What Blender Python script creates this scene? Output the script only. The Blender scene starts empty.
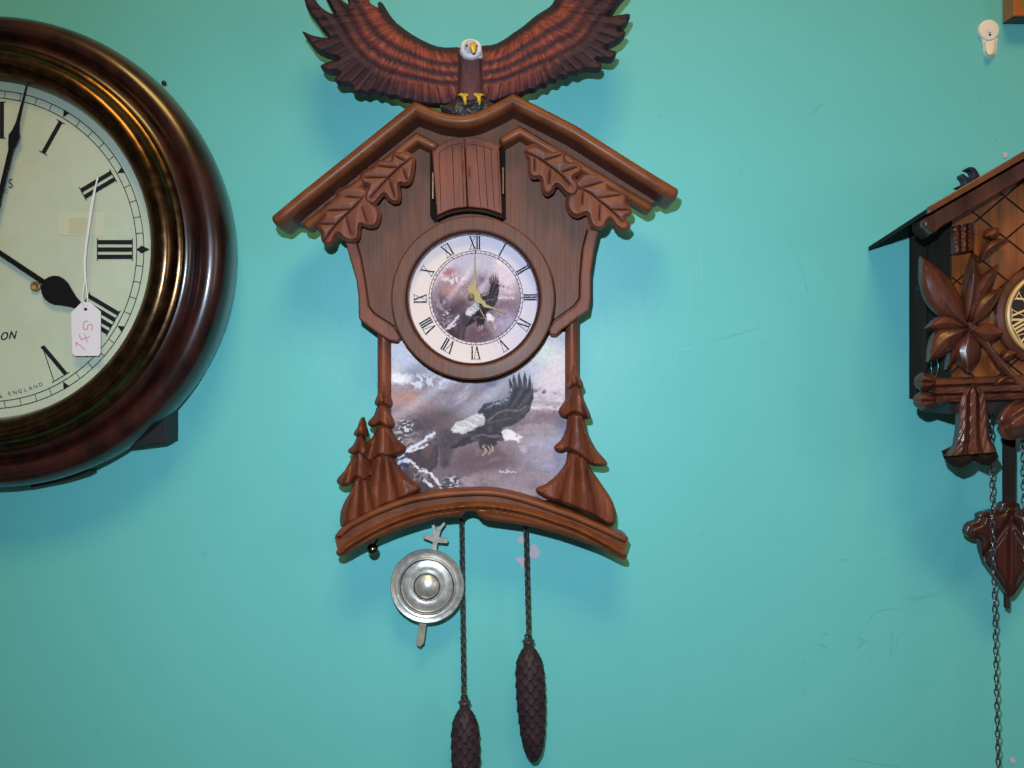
import bpy, bmesh, math, random
import numpy as np
from mathutils import Vector
from mathutils.geometry import delaunay_2d_cdt
random.seed(4); rng = np.random.default_rng(7)
sc = bpy.context.scene; COL = sc.collection
S = 0.0009          # metres per photo pixel measured on the wall plane
D = 0.74            # camera to wall
PI = math.pi

def W(px, py, h):   # a point that stands h metres in front of the wall
    f = S*(D-h)/D
    return Vector(((px-512)*f, -h, -(py-384)*f))
def WW(px, py, h):  # plain wall coordinates (no perspective), px units
    return Vector(((px-512)*S, -h, -(py-384)*S))

# ---------------------------------------------------------------- noise
def _hash(ix, iy, s):
    v = np.sin(ix*127.1+iy*311.7+s*74.7)*43758.5453
    return v-np.floor(v)
def vnoise(x, y, s=0):
    x = np.asarray(x, float); y = np.asarray(y, float)
    ix = np.floor(x); iy = np.floor(y); fx = x-ix; fy = y-iy
    fx = fx*fx*(3-2*fx); fy = fy*fy*(3-2*fy)
    a = _hash(ix, iy, s); b = _hash(ix+1, iy, s); c = _hash(ix, iy+1, s); d = _hash(ix+1, iy+1, s)
    return (a*(1-fx)+b*fx)*(1-fy)+(c*(1-fx)+d*fx)*fy
def fbm(x, y, s=0, o=5):
    v = 0; a = .5; t = 0
    for k in range(o):
        v = v+a*vnoise(x*2**k, y*2**k, s+k*13); t += a; a *= .55
    return v/t
def sstep(a, b, x):
    t = np.clip((x-a)/(b-a), 0, 1); return t*t*(3-2*t)
def lin(c):
    c = np.asarray(c, float)/255.
    return np.where(c <= .04045, c/12.92, ((c+.055)/1.055)**2.4)

# ---------------------------------------------------------------- objects
def link(o, parent=None):
    COL.objects.link(o)
    if parent is not None: o.parent = parent
    return o
def origin(o):
    v = Vector((0, 0, 0))
    while o is not None:
        v += o.location; o = o.parent
    return v
def thing(name, label, cat, loc, group=None):
    o = bpy.data.objects.new(name, None); o.empty_display_size = .01
    o.location = loc; link(o); tag(o, label, cat, group); return o
def tag(o, label=None, cat=None, group=None, kind=None):
    if label: o['label'] = label
    if cat: o['category'] = cat
    if group: o['group'] = group
    if kind: o['kind'] = kind
    return o

class MB:
    def __init__(s): s.v = []; s.f = []; s.c = []
    def add(s, vs, fs):
        n = len(s.v); s.v += [Vector(v) for v in vs]; s.f += [tuple(n+i for i in f) for f in fs]
    def quadpx(s, pts, h): s.add([W(x, y, h) for x, y in pts], [tuple(range(len(pts)))])
    def box(s, a, b):
        x0, y0, z0 = [min(a[i], b[i]) for i in range(3)]; x1, y1, z1 = [max(a[i], b[i]) for i in range(3)]
        s.add([(x0,y0,z0),(x1,y0,z0),(x1,y1,z0),(x0,y1,z0),(x0,y0,z1),(x1,y0,z1),(x1,y1,z1),(x0,y1,z1)],
              [(0,3,2,1),(4,5,6,7),(0,1,5,4),(1,2,6,5),(2,3,7,6),(3,0,4,7)])
    def prism(s, pts, h0, h1, href=None):   # outline read at its front height, straight walls to the back
        href = h1 if href is None else href
        n = len(pts); P = [W(x, y, href) for x, y in pts]
        s.add([Vector((p.x, -h1, p.z)) for p in P]+[Vector((p.x, -h0, p.z)) for p in P],
              [tuple(range(n)), tuple(range(2*n-1, n-1, -1))]+[(i, i+n, (i+1) % n+n, (i+1) % n) for i in range(n)])
    def tube(s, pts, rad, k=8, caps=True):
        rad = rad if hasattr(rad, '__len__') else [rad]*len(pts)
        pts = [Vector(p) for p in pts]; n0 = len(s.v); up = None
        for i, p in enumerate(pts):
            t = (pts[min(i+1, len(pts)-1)]-pts[max(i-1, 0)]).normalized()
            if up is None:
                up = t.orthogonal().normalized()
            up = (up-t*up.dot(t)).normalized(); b = t.cross(up)
            for j in range(k):
                a = 2*PI*j/k; s.v.append(p+(up*math.cos(a)+b*math.sin(a))*rad[i])
        for i in range(len(pts)-1):
            for j in range(k):
                a = n0+i*k+j; b_ = n0+i*k+(j+1) % k
                s.f.append((a, b_, b_+k, a+k))
        if caps:
            s.f.append(tuple(n0+j for j in range(k-1, -1, -1))); s.f.append(tuple(n0+(len(pts)-1)*k+j for j in range(k)))
    def lathe(s, c, prof, n=96, cap=False):   # axis along y through c; prof (radius m, h m)
        n0 = len(s.v)
        for r, h in prof:
            for j in range(n):
                a = 2*PI*j/n; s.v.append(Vector((c.x+r*math.cos(a), -h, c.z+r*math.sin(a))))
        for i in range(len(prof)-1):
            for j in range(n):
                a = n0+i*n+j; b = n0+i*n+(j+1) % n
                s.f.append((a, b, b+n, a+n))
        if cap: s.f.append(tuple(n0+(len(prof)-1)*n+j for j in range(n)))
    def ball(s, c, r, sc3=(1,1,1), nu=20, nv=12):
        n0 = len(s.v)
        for i in range(nv+1):
            th = PI*i/nv
            for j in range(nu):
                a = 2*PI*j/nu
                s.v.append(Vector((c[0]+r*sc3[0]*math.sin(th)*math.cos(a), c[1]+r*sc3[1]*math.sin(th)*math.sin(a), c[2]+r*sc3[2]*math.cos(th))))
        for i in range(nv):
            for j in range(nu):
                a = n0+i*nu+j; b = n0+i*nu+(j+1) % nu
                s.f.append((a, b, b+nu, a+nu))
    def build(s, name, m, parent=None, smooth=None, bevel=None, cols=None, seg=2):
        o0 = origin(parent) if parent else Vector((0,0,0))
        if parent is None and s.v:
            b = Vector((sum(v.x for v in s.v)/len(s.v), 0, sum(v.z for v in s.v)/len(s.v))); o0 = b
        me = bpy.data.meshes.new(name); me.from_pydata([v-o0 for v in s.v], [], s.f); me.update()
        bm = bmesh.new(); bm.from_mesh(me)
        if cols is None: bmesh.ops.remove_doubles(bm, verts=bm.verts, dist=1e-7)
        bmesh.ops.recalc_face_normals(bm, faces=bm.faces); bm.to_mesh(me); bm.free()
        if cols is not None:
            at = me.color_attributes.new('Col', 'FLOAT_COLOR', 'POINT')
            c = np.ones((len(me.vertices), 4)); c[:, :3] = cols; at.data.foreach_set('color', c.ravel())
        o = bpy.data.objects.new(name, me); link(o, parent)
        if parent is None: o.location = o0
        me.materials.append(m)
        if smooth is not None:
            me.shade_smooth()
            try: me.set_sharp_from_angle(angle=math.radians(smooth))
            except Exception: pass
        if bevel:
            md = o.modifiers.new('b', 'BEVEL'); md.width = bevel; md.segments = seg; md.limit_method = 'ANGLE'; md.angle_limit = math.radians(40)
            md.harden_normals = False; me.shade_smooth()
            try: me.set_sharp_from_angle(angle=math.radians(50))
            except Exception: pass
        return o

def crom(pts, n=6, closed=True):
    out = []; N = len(pts)
    rg = range(N) if closed else range(N-1)
    g = (lambda i: pts[i % N]) if closed else (lambda i: pts[max(0, min(N-1, i))])
    for i in rg:
        p0, p1, p2, p3 = g(i-1), g(i), g(i+1), g(i+2)
        for k in range(n):
            t = k/n
            out.append(tuple(.5*((2*p1[a])+(-p0[a]+p2[a])*t+(2*p0[a]-5*p1[a]+4*p2[a]-p3[a])*t*t+(-p0[a]+3*p1[a]-3*p2[a]+p3[a])*t**3) for a in (0, 1)))
    if not closed: out.append(tuple(pts[-1]))
    return out
def resample(pts, step, closed=True):
    out = []; N = len(pts)
    for i in range(N if closed else N-1):
        a = pts[i]; b = pts[(i+1) % N]; d = math.dist(a, b); n = max(1, int(round(d/step)))
        for k in range(n): out.append((a[0]+(b[0]-a[0])*k/n, a[1]+(b[1]-a[1])*k/n))
    if not closed: out.append(tuple(pts[-1]))
    return out
def inside(X, Y, poly):
    r = np.zeros(np.shape(X), bool); n = len(poly)
    for i in range(n):
        x1, y1 = poly[i]; x2, y2 = poly[(i+1) % n]
        if y1 == y2: continue
        c = ((y1 > Y) != (y2 > Y)) & (X < (x2-x1)*(Y-y1)/(y2-y1)+x1)
        r ^= c
    return r
def dist_to(X, Y, pl, closed=False):
    d = np.full(np.shape(X), 1e9); n = len(pl)
    for i in range(n if closed else n-1):
        ax, ay = pl[i]; bx, by = pl[(i+1) % n]
        vx, vy = bx-ax, by-ay; L = vx*vx+vy*vy+1e-12
        t = np.clip(((X-ax)*vx+(Y-ay)*vy)/L, 0, 1)
        d = np.minimum(d, np.hypot(X-ax-t*vx, Y-ay-t*vy))
    return d
def relief(name, poly, hb, hf, mat, parent, step=1.6, colf=None, smooth_poly=True, n=4):
    if smooth_poly: poly = crom(poly, n)
    poly = resample(poly, step)
    P = np.array(poly); x0, y0 = P.min(0); x1, y1 = P.max(0)
    gx, gy = np.meshgrid(np.arange(x0, x1, step), np.arange(y0, y1, step*.87))
    gx = gx+(np.arange(gx.shape[0]) % 2)[:, None]*step*.5
    gx = gx.ravel(); gy = gy.ravel()
    ok = inside(gx, gy, poly) & (dist_to(gx, gy, poly, True) > step*.45)
    pts = [Vector(p) for p in poly]+[Vector((a, b)) for a, b in zip(gx[ok], gy[ok])]
    nb = len(poly)
    vc, e, f, *_ = delaunay_2d_cdt(pts, [(i, (i+1) % nb) for i in range(nb)], [list(range(nb))], 1, 1e-6)
    X = np.array([v.x for v in vc]); Y = np.array([v.y for v in vc])
    d = dist_to(X, Y, poly, True)
    H = hf(X, Y, d)
    vs = [W(x, y, h) for x, y, h in zip(X, Y, H)]
    cnt = {}
    for t in f:
        for i in range(len(t)):
            k = (t[i], t[(i+1) % len(t)]); cnt[frozenset(k)] = None if frozenset(k) in cnt else k
    fs = [tuple(t) for t in f]; m = {}
    nv = len(vs); CX = list(range(nv))
    for k in cnt.values():
        if k is None: continue
        for q in k:
            if q not in m: m[q] = len(vs); v = vs[q]; vs.append(Vector((v.x, -hb, v.z))); CX.append(q)
        fs.append((k[1], k[0], m[k[0]], m[k[1]]))
    mb = MB(); mb.v = vs; mb.f = fs
    cols = None
    if colf is not None: c = colf(X, Y, d); cols = c[np.array(CX)]
    else: cols = None
    o = mb.build(name, mat, parent, smooth=50, cols=cols)
    return o
def sweep(name, path, prof, mat, parent, smooth=35, rnd=0):
    """profile (u px to the right of travel, h) closed polygon, mitred along path"""
    N = len(path); mb = MB(); K = len(prof); scl = [1]*N
    if rnd:
        def ext(a, b):   # points from the end b outwards, a is its inner neighbour
            u = (Vector(b)-Vector(a)).normalized(); return [tuple(Vector(b)-u*rnd*(1-math.sin(k*PI/10))) for k in range(0, 6)]
        e0 = ext(path[1], path[0]); e1 = ext(path[-2], path[-1]); sq = [max(.12, math.cos(k*PI/10)) for k in range(6)]
        path = e0[::-1]+list(path[1:-1])+e1; scl = sq[::-1]+[1]*(N-2)+sq; N = len(path)
    us = [u for u, h in prof]; um = (min(us)+max(us))/2; hbm = min(h for u, h in prof)
    for i in range(N):
        p = Vector(path[i])
        d0 = (Vector(path[i])-Vector(path[max(i-1, 0)])); d1 = (Vector(path[min(i+1, N-1)])-Vector(path[i]))
        if d0.length < 1e-9: d0 = d1
        if d1.length < 1e-9: d1 = d0
        d0.normalize(); d1.normalize()
        n0 = Vector((-d0.y, d0.x)); n1 = Vector((-d1.y, d1.x)); n = (n0+n1)
        n = n/max(n.dot(n0), .35)
        for u, h in prof:
            s_ = scl[i]; u = um+(u-um)*s_; h = hbm+(h-hbm)*(.55+.45*s_); q = p+n*u; w = W(q.x, q.y, prof_ref); mb.v.append(Vector((w.x, -h, w.z)))
    for i in range(N-1):
        for j in range(K):
            a = i*K+j; b = i*K+(j+1) % K; mb.f.append((a, b, b+K, a+K))
    mb.f.append(tuple(range(K-1, -1, -1))); mb.f.append(tuple((N-1)*K+j for j in range(K)))
    return mb.build(name, mat, parent, smooth=smooth)
prof_ref = .06

# ---------------------------------------------------------------- materials
def mat(name, col=(.5,.5,.5), rough=.5, metal=0, spec=.5, coat=0, emis=None):
    m = bpy.data.materials.new(name); m.use_nodes = True
    b = m.node_tree.nodes['Principled BSDF']
    b.inputs['Base Color'].default_value = (*col, 1); b.inputs['Roughness'].default_value = rough
    b.inputs['Metallic'].default_value = metal; b.inputs['Specular IOR Level'].default_value = spec
    b.inputs['Coat Weight'].default_value = coat; b.inputs['Coat Roughness'].default_value = .18
    return m, m.node_tree, b
def nd(t, ty, **kw):
    n = t.nodes.new(ty)
    for k, v in kw.items():
        if isinstance(k, str) and hasattr(n, k): setattr(n, k, v)
        else: n.inputs[k].default_value = v
    return n
def mapping(t, scale, rot=(0,0,0)):
    tc = nd(t, 'ShaderNodeTexCoord'); mp = nd(t, 'ShaderNodeMapping')
    mp.inputs['Scale'].default_value = scale; mp.inputs['Rotation'].default_value = rot
    t.links.new(tc.outputs['Object'], mp.inputs['Vector']); return mp
def bump(t, b, src, strength, dist=.001):
    bp = nd(t, 'ShaderNodeBump'); bp.inputs['Strength'].default_value = strength; bp.inputs['Distance'].default_value = dist
    t.links.new(src, bp.inputs['Height']); t.links.new(bp.outputs['Normal'], b.inputs['Normal']); return bp
def wood(name, dark, light, rough=.38, grain='z', scale=1., coat=.15, bmp=.15, blot=.5, spec=.4):
    m, t, b = mat(name, light, rough, spec=spec, coat=coat)
    sc_ = {'z': (420, 420, 14), 'x': (14, 420, 420)}[grain]
    mp = mapping(t, tuple(q*scale for q in sc_))
    n1 = nd(t, 'ShaderNodeTexNoise'); n1.inputs['Scale'].default_value = 1; n1.inputs['Detail'].default_value = 5; n1.inputs['Roughness'].default_value = .65
    t.links.new(mp.outputs[0], n1.inputs['Vector'])
    mp2 = mapping(t, (60, 60, 25)); n2 = nd(t, 'ShaderNodeTexNoise'); n2.inputs['Scale'].default_value = 1; n2.inputs['Detail'].default_value = 4
    t.links.new(mp2.outputs[0], n2.inputs['Vector'])
    mx = nd(t, 'ShaderNodeMix', data_type='FLOAT'); mx.inputs[0].default_value = blot
    t.links.new(n1.outputs['Fac'], mx.inputs[2]); t.links.new(n2.outputs['Fac'], mx.inputs[3])
    cr = nd(t, 'ShaderNodeValToRGB'); cr.color_ramp.elements[0].position = .36; cr.color_ramp.elements[1].position = .64
    cr.color_ramp.elements[0].color = (*dark, 1); cr.color_ramp.elements[1].color = (*light, 1)
    t.links.new(mx.outputs[0], cr.inputs[0]); t.links.new(cr.outputs[0], b.inputs['Base Color'])
    bump(t, b, n1.outputs['Fac'], bmp, .0006)
    rr = nd(t, 'ShaderNodeMapRange'); rr.inputs['To Min'].default_value = rough-.08; rr.inputs['To Max'].default_value = rough+.12
    t.links.new(n2.outputs['Fac'], rr.inputs['Value']); t.links.new(rr.outputs[0], b.inputs['Roughness'])
    return m
def vcol(name, rough=.5, coat=0, noise=0, bmp=0, spec=.4):
    m, t, b = mat(name, rough=rough, coat=coat, spec=spec)
    a = nd(t, 'ShaderNodeVertexColor'); a.layer_name = 'Col'
    t.links.new(a.outputs['Color'], b.inputs['Base Color'])
    if bmp:
        n = nd(t, 'ShaderNodeTexNoise'); n.inputs['Scale'].default_value = 900; n.inputs['Detail'].default_value = 3
        tc = nd(t, 'ShaderNodeTexCoord'); t.links.new(tc.outputs['Object'], n.inputs['Vector'])
        bump(t, b, n.outputs['Fac'], bmp, .0006)
    return m
def metal_m(name, col, rough, bmp=.1, sc_=300, metal=1, var=.25):
    m, t, b = mat(name, col, rough, metal=metal)
    tc = nd(t, 'ShaderNodeTexCoord'); n = nd(t, 'ShaderNodeTexNoise'); n.inputs['Scale'].default_value = sc_; n.inputs['Detail'].default_value = 5
    t.links.new(tc.outputs['Object'], n.inputs['Vector'])
    cr = nd(t, 'ShaderNodeValToRGB'); cr.color_ramp.elements[0].position = .3; cr.color_ramp.elements[1].position = .7
    cr.color_ramp.elements[0].color = (*[c*(1-var) for c in col], 1); cr.color_ramp.elements[1].color = (*col, 1)
    t.links.new(n.outputs['Fac'], cr.inputs[0]); t.links.new(cr.outputs[0], b.inputs['Base Color'])
    rr = nd(t, 'ShaderNodeMapRange'); rr.inputs['To Min'].default_value = max(rough-.08, .02); rr.inputs['To Max'].default_value = rough+.12
    t.links.new(n.outputs['Fac'], rr.inputs['Value']); t.links.new(rr.outputs[0], b.inputs['Roughness'])
    bump(t, b, n.outputs['Fac'], bmp, .0004)
    return m

M = {}
M['panel'] = wood('veneer_wood', (.062,.020,.0085), (.135,.047,.0205), .6, 'z', 1.5, coat=.08, bmp=.12, blot=.35)
M['mould'] = wood('moulding_wood', (.095,.027,.009), (.185,.055,.017), .44, 'x', .8, spec=.25, coat=.03, bmp=.04, blot=.6)
M['carve'] = wood('carved_wood', (.076,.019,.008), (.180,.050,.021), .5, 'z', 1.2, spec=.25, coat=.03, bmp=.25, blot=.6)
M['leafw'] = wood('leaf_wood', (.100,.031,.017), (.178,.057,.032), .52, 'z', .9, spec=.28, coat=.04, bmp=.12, blot=.6)
M['cove'] = wood('cove_shaded_wood', (.045,.013,.007), (.070,.020,.010), .5, 'x', .8, coat=.05, bmp=.05)  # moulding wood darkened: shade of the undercut cove put into its colour
M['door'] = wood('door_wood', (.095,.026,.012), (.185,.053,.026), .46, 'z', 1, spec=.25, coat=.03, bmp=.12)
M['case'] = wood('dark_case_wood', (.016,.009,.007), (.028,.015,.011), .8, spec=.1, coat=0)
M['groove'] = mat('dark_groove', (.012,.007,.006), .9, spec=.08)[0]
M['paint'] = vcol('printed_picture', .55, coat=0, spec=.25)
M['figure'] = vcol('painted_resin', .6, bmp=.25, spec=.2)
M['dialw'] = vcol('printed_dial', .7, spec=.12)
M['ink'] = mat('black_ink', (.014,.014,.018), .8, spec=.1)[0]
M['gold'] = metal_m('gilt_metal', (.25,.18,.06), .5, .15, 500, metal=.3)
M['yellow'] = mat('yellow_paint', (.60,.36,.02), .4)[0]
M['silver'] = metal_m('silvered_metal', (.66,.66,.62), .36, .3, 200, metal=.7, var=.35)
M['tin'] = metal_m('dull_tin', (.42,.38,.31), .5, .15, 300, metal=.6)
M['chain'] = metal_m('dark_chain_metal', (.060,.055,.045), .45, .1, 900, metal=.5)
M['steel'] = metal_m('dark_steel_chain', (.16,.16,.17), .25, .1, 900, metal=.9)
M['brass'] = metal_m('aged_brass', (.155,.088,.042), .22, .05, 90, var=.6)
M['ballm'] = metal_m('dark_brass_ball', (.12,.09,.05), .12, .03)
M['mahog'] = wood('varnished_mahogany', (.007,.003,.0025), (.034,.0065,.005), .3, 'z', .35, coat=.4, bmp=.03, blot=.85)
M['black'] = mat('black_enamel', (.006,.006,.008), .3)[0]
M['blackw'] = mat('ebonised_wood', (.008,.007,.007), .6)[0]
M['conem'] = None
M['orange'] = wood('amber_panel_wood', (.095,.027,.006), (.25,.070,.014), .35, 'z', .5, coat=.4, bmp=.08, blot=.5)
M['chalet'] = wood('chalet_carved_wood', (.038,.012,.008), (.115,.034,.018), .3, 'z', .9, spec=.35, coat=.12, bmp=.08, blot=.6)
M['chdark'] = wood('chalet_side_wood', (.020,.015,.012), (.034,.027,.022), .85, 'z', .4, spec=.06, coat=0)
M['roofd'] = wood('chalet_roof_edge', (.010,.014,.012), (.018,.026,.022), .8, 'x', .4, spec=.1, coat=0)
M['roofe'] = wood('chalet_fascia', (.085,.026,.010), (.15,.048,.016), .3, 'x', .4, coat=.3)
M['white'] = mat('white_plastic', (.72,.66,.58), .4)[0]
M['tagm'] = mat('card_tag', (.62,.62,.68), .6)[0]
M['string'] = mat('cotton_string', (.62,.64,.66), .8)[0]
M['pink'] = mat('pink_marker', (.62,.20,.24), .6)[0]
M['cream'] = mat('cream_numeral', (.62,.43,.20), .5)[0]
M['bone'] = mat('tan_chapter_ring', (.55,.36,.15), .4)[0]
M['bluebk'] = mat('blue_black_paint', (.012,.014,.03), .45)[0]
M['teal_wire'] = metal_m('wire_latch', (.12,.34,.36), .3)
M['hinge'] = metal_m('hinge_brass', (.25,.19,.12), .4)
M['tape'] = mat('yellowed_tape', (.47,.52,.39), .4, spec=.4)[0]
M['frame1'] = wood('frame_wood', (.28,.085,.015), (.42,.14,.03), .3, 'x', .5, coat=.3)
M['framed'] = mat('frame_dark_edge', (.035,.016,.014), .4)[0]
M['frameg'] = metal_m('frame_gilt', (.28,.19,.08), .4, metal=.5)
M['canvas'] = mat('picture_mat', (.25,.2,.13), .7)[0]

# teal painted wall
m, t, b = mat('teal_wall_paint', (.14,.48,.46), .42, spec=.35)
mp = mapping(t, (1,1,1)); n = nd(t, 'ShaderNodeTexNoise'); n.inputs['Scale'].default_value = 3.2; n.inputs['Detail'].default_value = 5; n.inputs['Roughness'].default_value = .6
t.links.new(mp.outputs[0], n.inputs['Vector'])
cr = nd(t, 'ShaderNodeValToRGB'); cr.color_ramp.elements[0].position = .3; cr.color_ramp.elements[1].position = .7
cr.color_ramp.elements[0].color = (.108,.448,.438,1); cr.color_ramp.elements[1].color = (.120,.478,.470,1)
t.links.new(n.outputs['Fac'], cr.inputs[0])
n3 = nd(t, 'ShaderNodeTexNoise'); n3.inputs['Scale'].default_value = 75; n3.inputs['Detail'].default_value = 4; n3.inputs['Roughness'].default_value = .7
t.links.new(mp.outputs[0], n3.inputs['Vector'])
cr3 = nd(t, 'ShaderNodeValToRGB'); cr3.color_ramp.elements[0].position = .27; cr3.color_ramp.elements[1].position = .36
cr3.color_ramp.elements[0].color = (.90,.93,.93,1); cr3.color_ramp.elements[1].color = (1,1,1,1)
t.links.new(n3.outputs['Fac'], cr3.inputs[0])
mx = nd(t, 'ShaderNodeMix', data_type='RGBA', blend_type='MULTIPLY'); mx.inputs[0].default_value = 1
t.links.new(cr.outputs[0], mx.inputs[6]); t.links.new(cr3.outputs[0], mx.inputs[7]); t.links.new(mx.outputs[2], b.inputs['Base Color'])
nb = nd(t, 'ShaderNodeTexNoise'); nb.inputs['Scale'].default_value = 260; nb.inputs['Detail'].default_value = 4
t.links.new(mp.outputs[0], nb.inputs['Vector'])
nb2 = nd(t, 'ShaderNodeTexNoise'); nb2.inputs['Scale'].default_value = 14; nb2.inputs['Detail'].default_value = 3
t.links.new(mp.outputs[0], nb2.inputs['Vector'])
bp = bump(t, b, nb.outputs['Fac'], .12, .001)
bp2 = nd(t, 'ShaderNodeBump'); bp2.inputs['Strength'].default_value = .25; bp2.inputs['Distance'].default_value = .004
t.links.new(nb2.outputs['Fac'], bp2.inputs['Height']); t.links.new(bp2.outputs['Normal'], bp.inputs['Normal'])
M['wall'] = m
M['scuff'] = mat('scuffed_paint', (.113,.422,.408), .5)[0]
M['scufl'] = mat('pale_scuff', (.145,.49,.475), .5)[0]
M['plaster'] = mat('bare_plaster', (.44,.40,.42), .8)[0]
# pinecone resin
m, t, b = mat('pinecone_resin', (.05,.02,.02), .62, spec=.25)
a = nd(t, 'ShaderNodeVertexColor'); a.layer_name = 'Col'; t.links.new(a.outputs['Color'], b.inputs['Base Color']); M['conem'] = m

# ================================================================ WALL
mb = MB(); mb.add([(-2.2,0,-1.6),(2.2,0,-1.6),(2.2,0,1.6),(-2.2,0,1.6),(-2.2,.1,-1.6),(2.2,.1,-1.6),(2.2,.1,1.6),(-2.2,.1,1.6)],
       [(0,1,2,3),(7,6,5,4),(0,4,5,1),(1,5,6,2),(2,6,7,3),(3,7,4,0)])
wall = mb.build('wall', M['wall']); tag(wall, 'teal painted plaster wall behind all three clocks', 'wall', kind='structure')
def stroke(mb, pts, w, h):
    for i in range(len(pts)-1):
        a = Vector(pts[i]); c = Vector(pts[i+1]); d = (c-a); 
        if d.length < 1e-6: continue
        d.normalize(); n_ = Vector((-d.y, d.x))*w/2
        mb.quadpx([a-n_-d*w*.2, c-n_+d*w*.2, c+n_+d*w*.2, a+n_-d*w*.2], h+i*1e-7)
def scuffs(lst, m):
    mb = MB()
    for q, (pts, w) in enumerate(lst): stroke(mb, crom(pts, 4, False), w, .0004+q*1e-6)
    o = mb.build('scuff_mark', m, wall)
scuffs([([(712,340),(738,334),(762,326)], .8), ([(730,335),(745,332)], 1.3), ([(796,256),(803,272),(808,290)], .5), ([(805,282),(808,290)], 1.8),
        ([(694,274),(694,308)], .7), ([(695,309),(695.5,311)], 1.8), ([(762,342),(764,342.5)], 2), ([(745,351),(747,351)], 1.5), ([(824,350),(826,350)], 1.5),
        ([(868,622),(876,612),(890,609),(898,609)], .7), ([(856,650),(866,640)], 1.0), ([(858,637),(864,640),(860,644)], .8), ([(868,665),(872,655)], .8),
        ([(890,655),(893,642),(892,630)], .8), ([(897,645),(898,634)], 1.0), ([(820,644),(826,647),(823,648)], 1.1), ([(822,635),(828,633)], .8),
        ([(801,694),(806,688)], .9), ([(804,665),(806,660)], .8), ([(840,559),(848,560)], .8), ([(882,558),(884,559)], 1.4), ([(850,758),(880,764),(900,766)], .7),
        ([(700,534),(706,532)], 1.0), ([(204,553),(206,554)], 3.2), ([(46,583),(48,584)], 2), ([(96,734),(98,735)], 2),
        ([(812,113),(822,104)], .8), ([(660,115),(662,116)], 1.6), ([(790,246),(792,246)], 1.4), ([(740,170),(742,171)], 1.3),
        ([(955,520),(957,550),(954,575),(945,590),(925,596),(905,598)], .6), ([(902,526),(906,520)], .8), ([(930,597),(910,600)], .5)], M['scuff'])
scuffs([([(674,359),(680,351),(692,349)], 1.2), ([(700,250),(702,280)], .8), ([(996,136),(998,140)], 1.6)], M['scufl'])
mb = MB()
for pts in ([(517,539),(520,536),(524,538),(523,543),(519,543)], [(530,548),(534,544),(539,549),(540,554),(536,559),(531,557),(529,553)],
            [(515,559),(520,557),(526,560),(527,569),(523,568),(519,563)],):
    mb.prism(crom(pts, 3), 0, .0008)
mb.prism([(1003,153),(1006,152),(1008,155),(1006,158),(1003,157)], 0, .0008)
mb.prism([(1010,759),(1014,758),(1016,761),(1013,764),(1010,762)], 0, .0008)
mb.build('bare_plaster_patch', M['plaster'], wall)

# ================================================================ CENTRE CUCKOO CLOCK
CK = thing('cuckoo_clock', 'brown carved cuckoo clock in the middle with a spread-winged eagle on its roof', 'cuckoo clock', W(474, 520, .02))
mb = MB(); mb.prism([(392,200),(416,126),(470,140),(516,118),(548,190),(562,240),(566,490),(520,492),(470,492),(420,496),(388,500),(386,240)], 0, .026)
mb.build('case', M['case'], CK)
# roof backing veneer
roofp = [(284,222),(416,112)]+crom([(416,112),(434,120),(455,125),(474,124),(494,117),(514,103)], 4, False)+[(664,196),(648,206),(520,136),(500,147),(438,150),(417,140),(306,224)]
mb = MB(); mb.prism(roofp, .026, .050); mb.build('roof_panel', M['panel'], CK, bevel=.0006)
prof_ref = .064
path = [(269.5,219.5),(283,208),(298,195.5),(414,102.5)]+crom([(415,102),(432,109),(450,114.5),(470,114.5),(492,105.5),(513,94)], 5, False)+[(576,126),(647,171),(681,191.5)]
def round_prof(w, hb, ht, cove=None, k=8):
    p = [(0, hb)]+[(w*(1-math.cos(PI*i/k))/2, ht-(.0055*w/12)*(1-math.sin(PI*i/k))) for i in range(k+1)]
    if cove: 
        c, hc = cove; y0 = p[-1][1]
        p += [(w+c*.12, y0-.006), (w+c*.5, hc+.004), (w+c, hc)]
        p.append((w+c, hb))
    else: p.append((w, hb))
    return p
sweep('roof_moulding', path, round_prof(13, .030, .070), M['mould'], CK, rnd=5)
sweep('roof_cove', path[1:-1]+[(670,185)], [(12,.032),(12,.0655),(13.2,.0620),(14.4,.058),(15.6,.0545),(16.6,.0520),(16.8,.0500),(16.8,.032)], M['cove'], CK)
prof_ref = .056
sweep('gable_moulding', [(301,224),(416,131.5),(440,143.5)], round_prof(9.5, .040, .058), M['mould'], CK, rnd=4)
sweep('gable_moulding', [(497,138.5),(520,125),(655,205)], round_prof(9.5, .040, .058), M['mould'], CK, rnd=4)
# front veneer panel
fp = [(417,141),(440,152),(500,147),(520,136),(600,180),(598,232),(592,252),(588,275),(588,300),(580,312),(556,330),(520,345),(430,345),(396,335),(364,316),(360,283),(355,262),(346,240),(338,205)]
mb = MB(); mb.prism(fp, .027, .0395); mb.build('front_panel', M['panel'], CK, bevel=.0005)
def frame_strip(pts):
    mb = MB(); mb.prism(pts, .028, .0455); return mb.build('side_frame', M['leafw'], CK, bevel=.0016, seg=3)
frame_strip([(345,242),(350,260),(356,280),(358,296),(358.5,319),(375,331.5),(389,340.5),(397,342),(401,338),(394,327),(374,314.5),(368,306.5),(365,283),(361,261),(355.5,240)])
frame_strip([(599.5,229),(594.7,248),(591,273),(591,298),(589,310.6),(579,317),(563,329),(556,335.5),(550,335),(548.5,329),(554,321.6),(575,306.5),(580,298),(580.6,275),(583,250),(588,229)])
for s_ in ([(356.5,240),(362,261),(366,283),(369,306),(375,313.5),(395,326.5)], [(587,229),(582,250),(579.6,275),(579,298),(574,305.5),(553,320.6)]):
    mb = MB(); stroke(mb, s_, 1.3, .0398); mb.build('panel_groove', M['groove'], CK)
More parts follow.
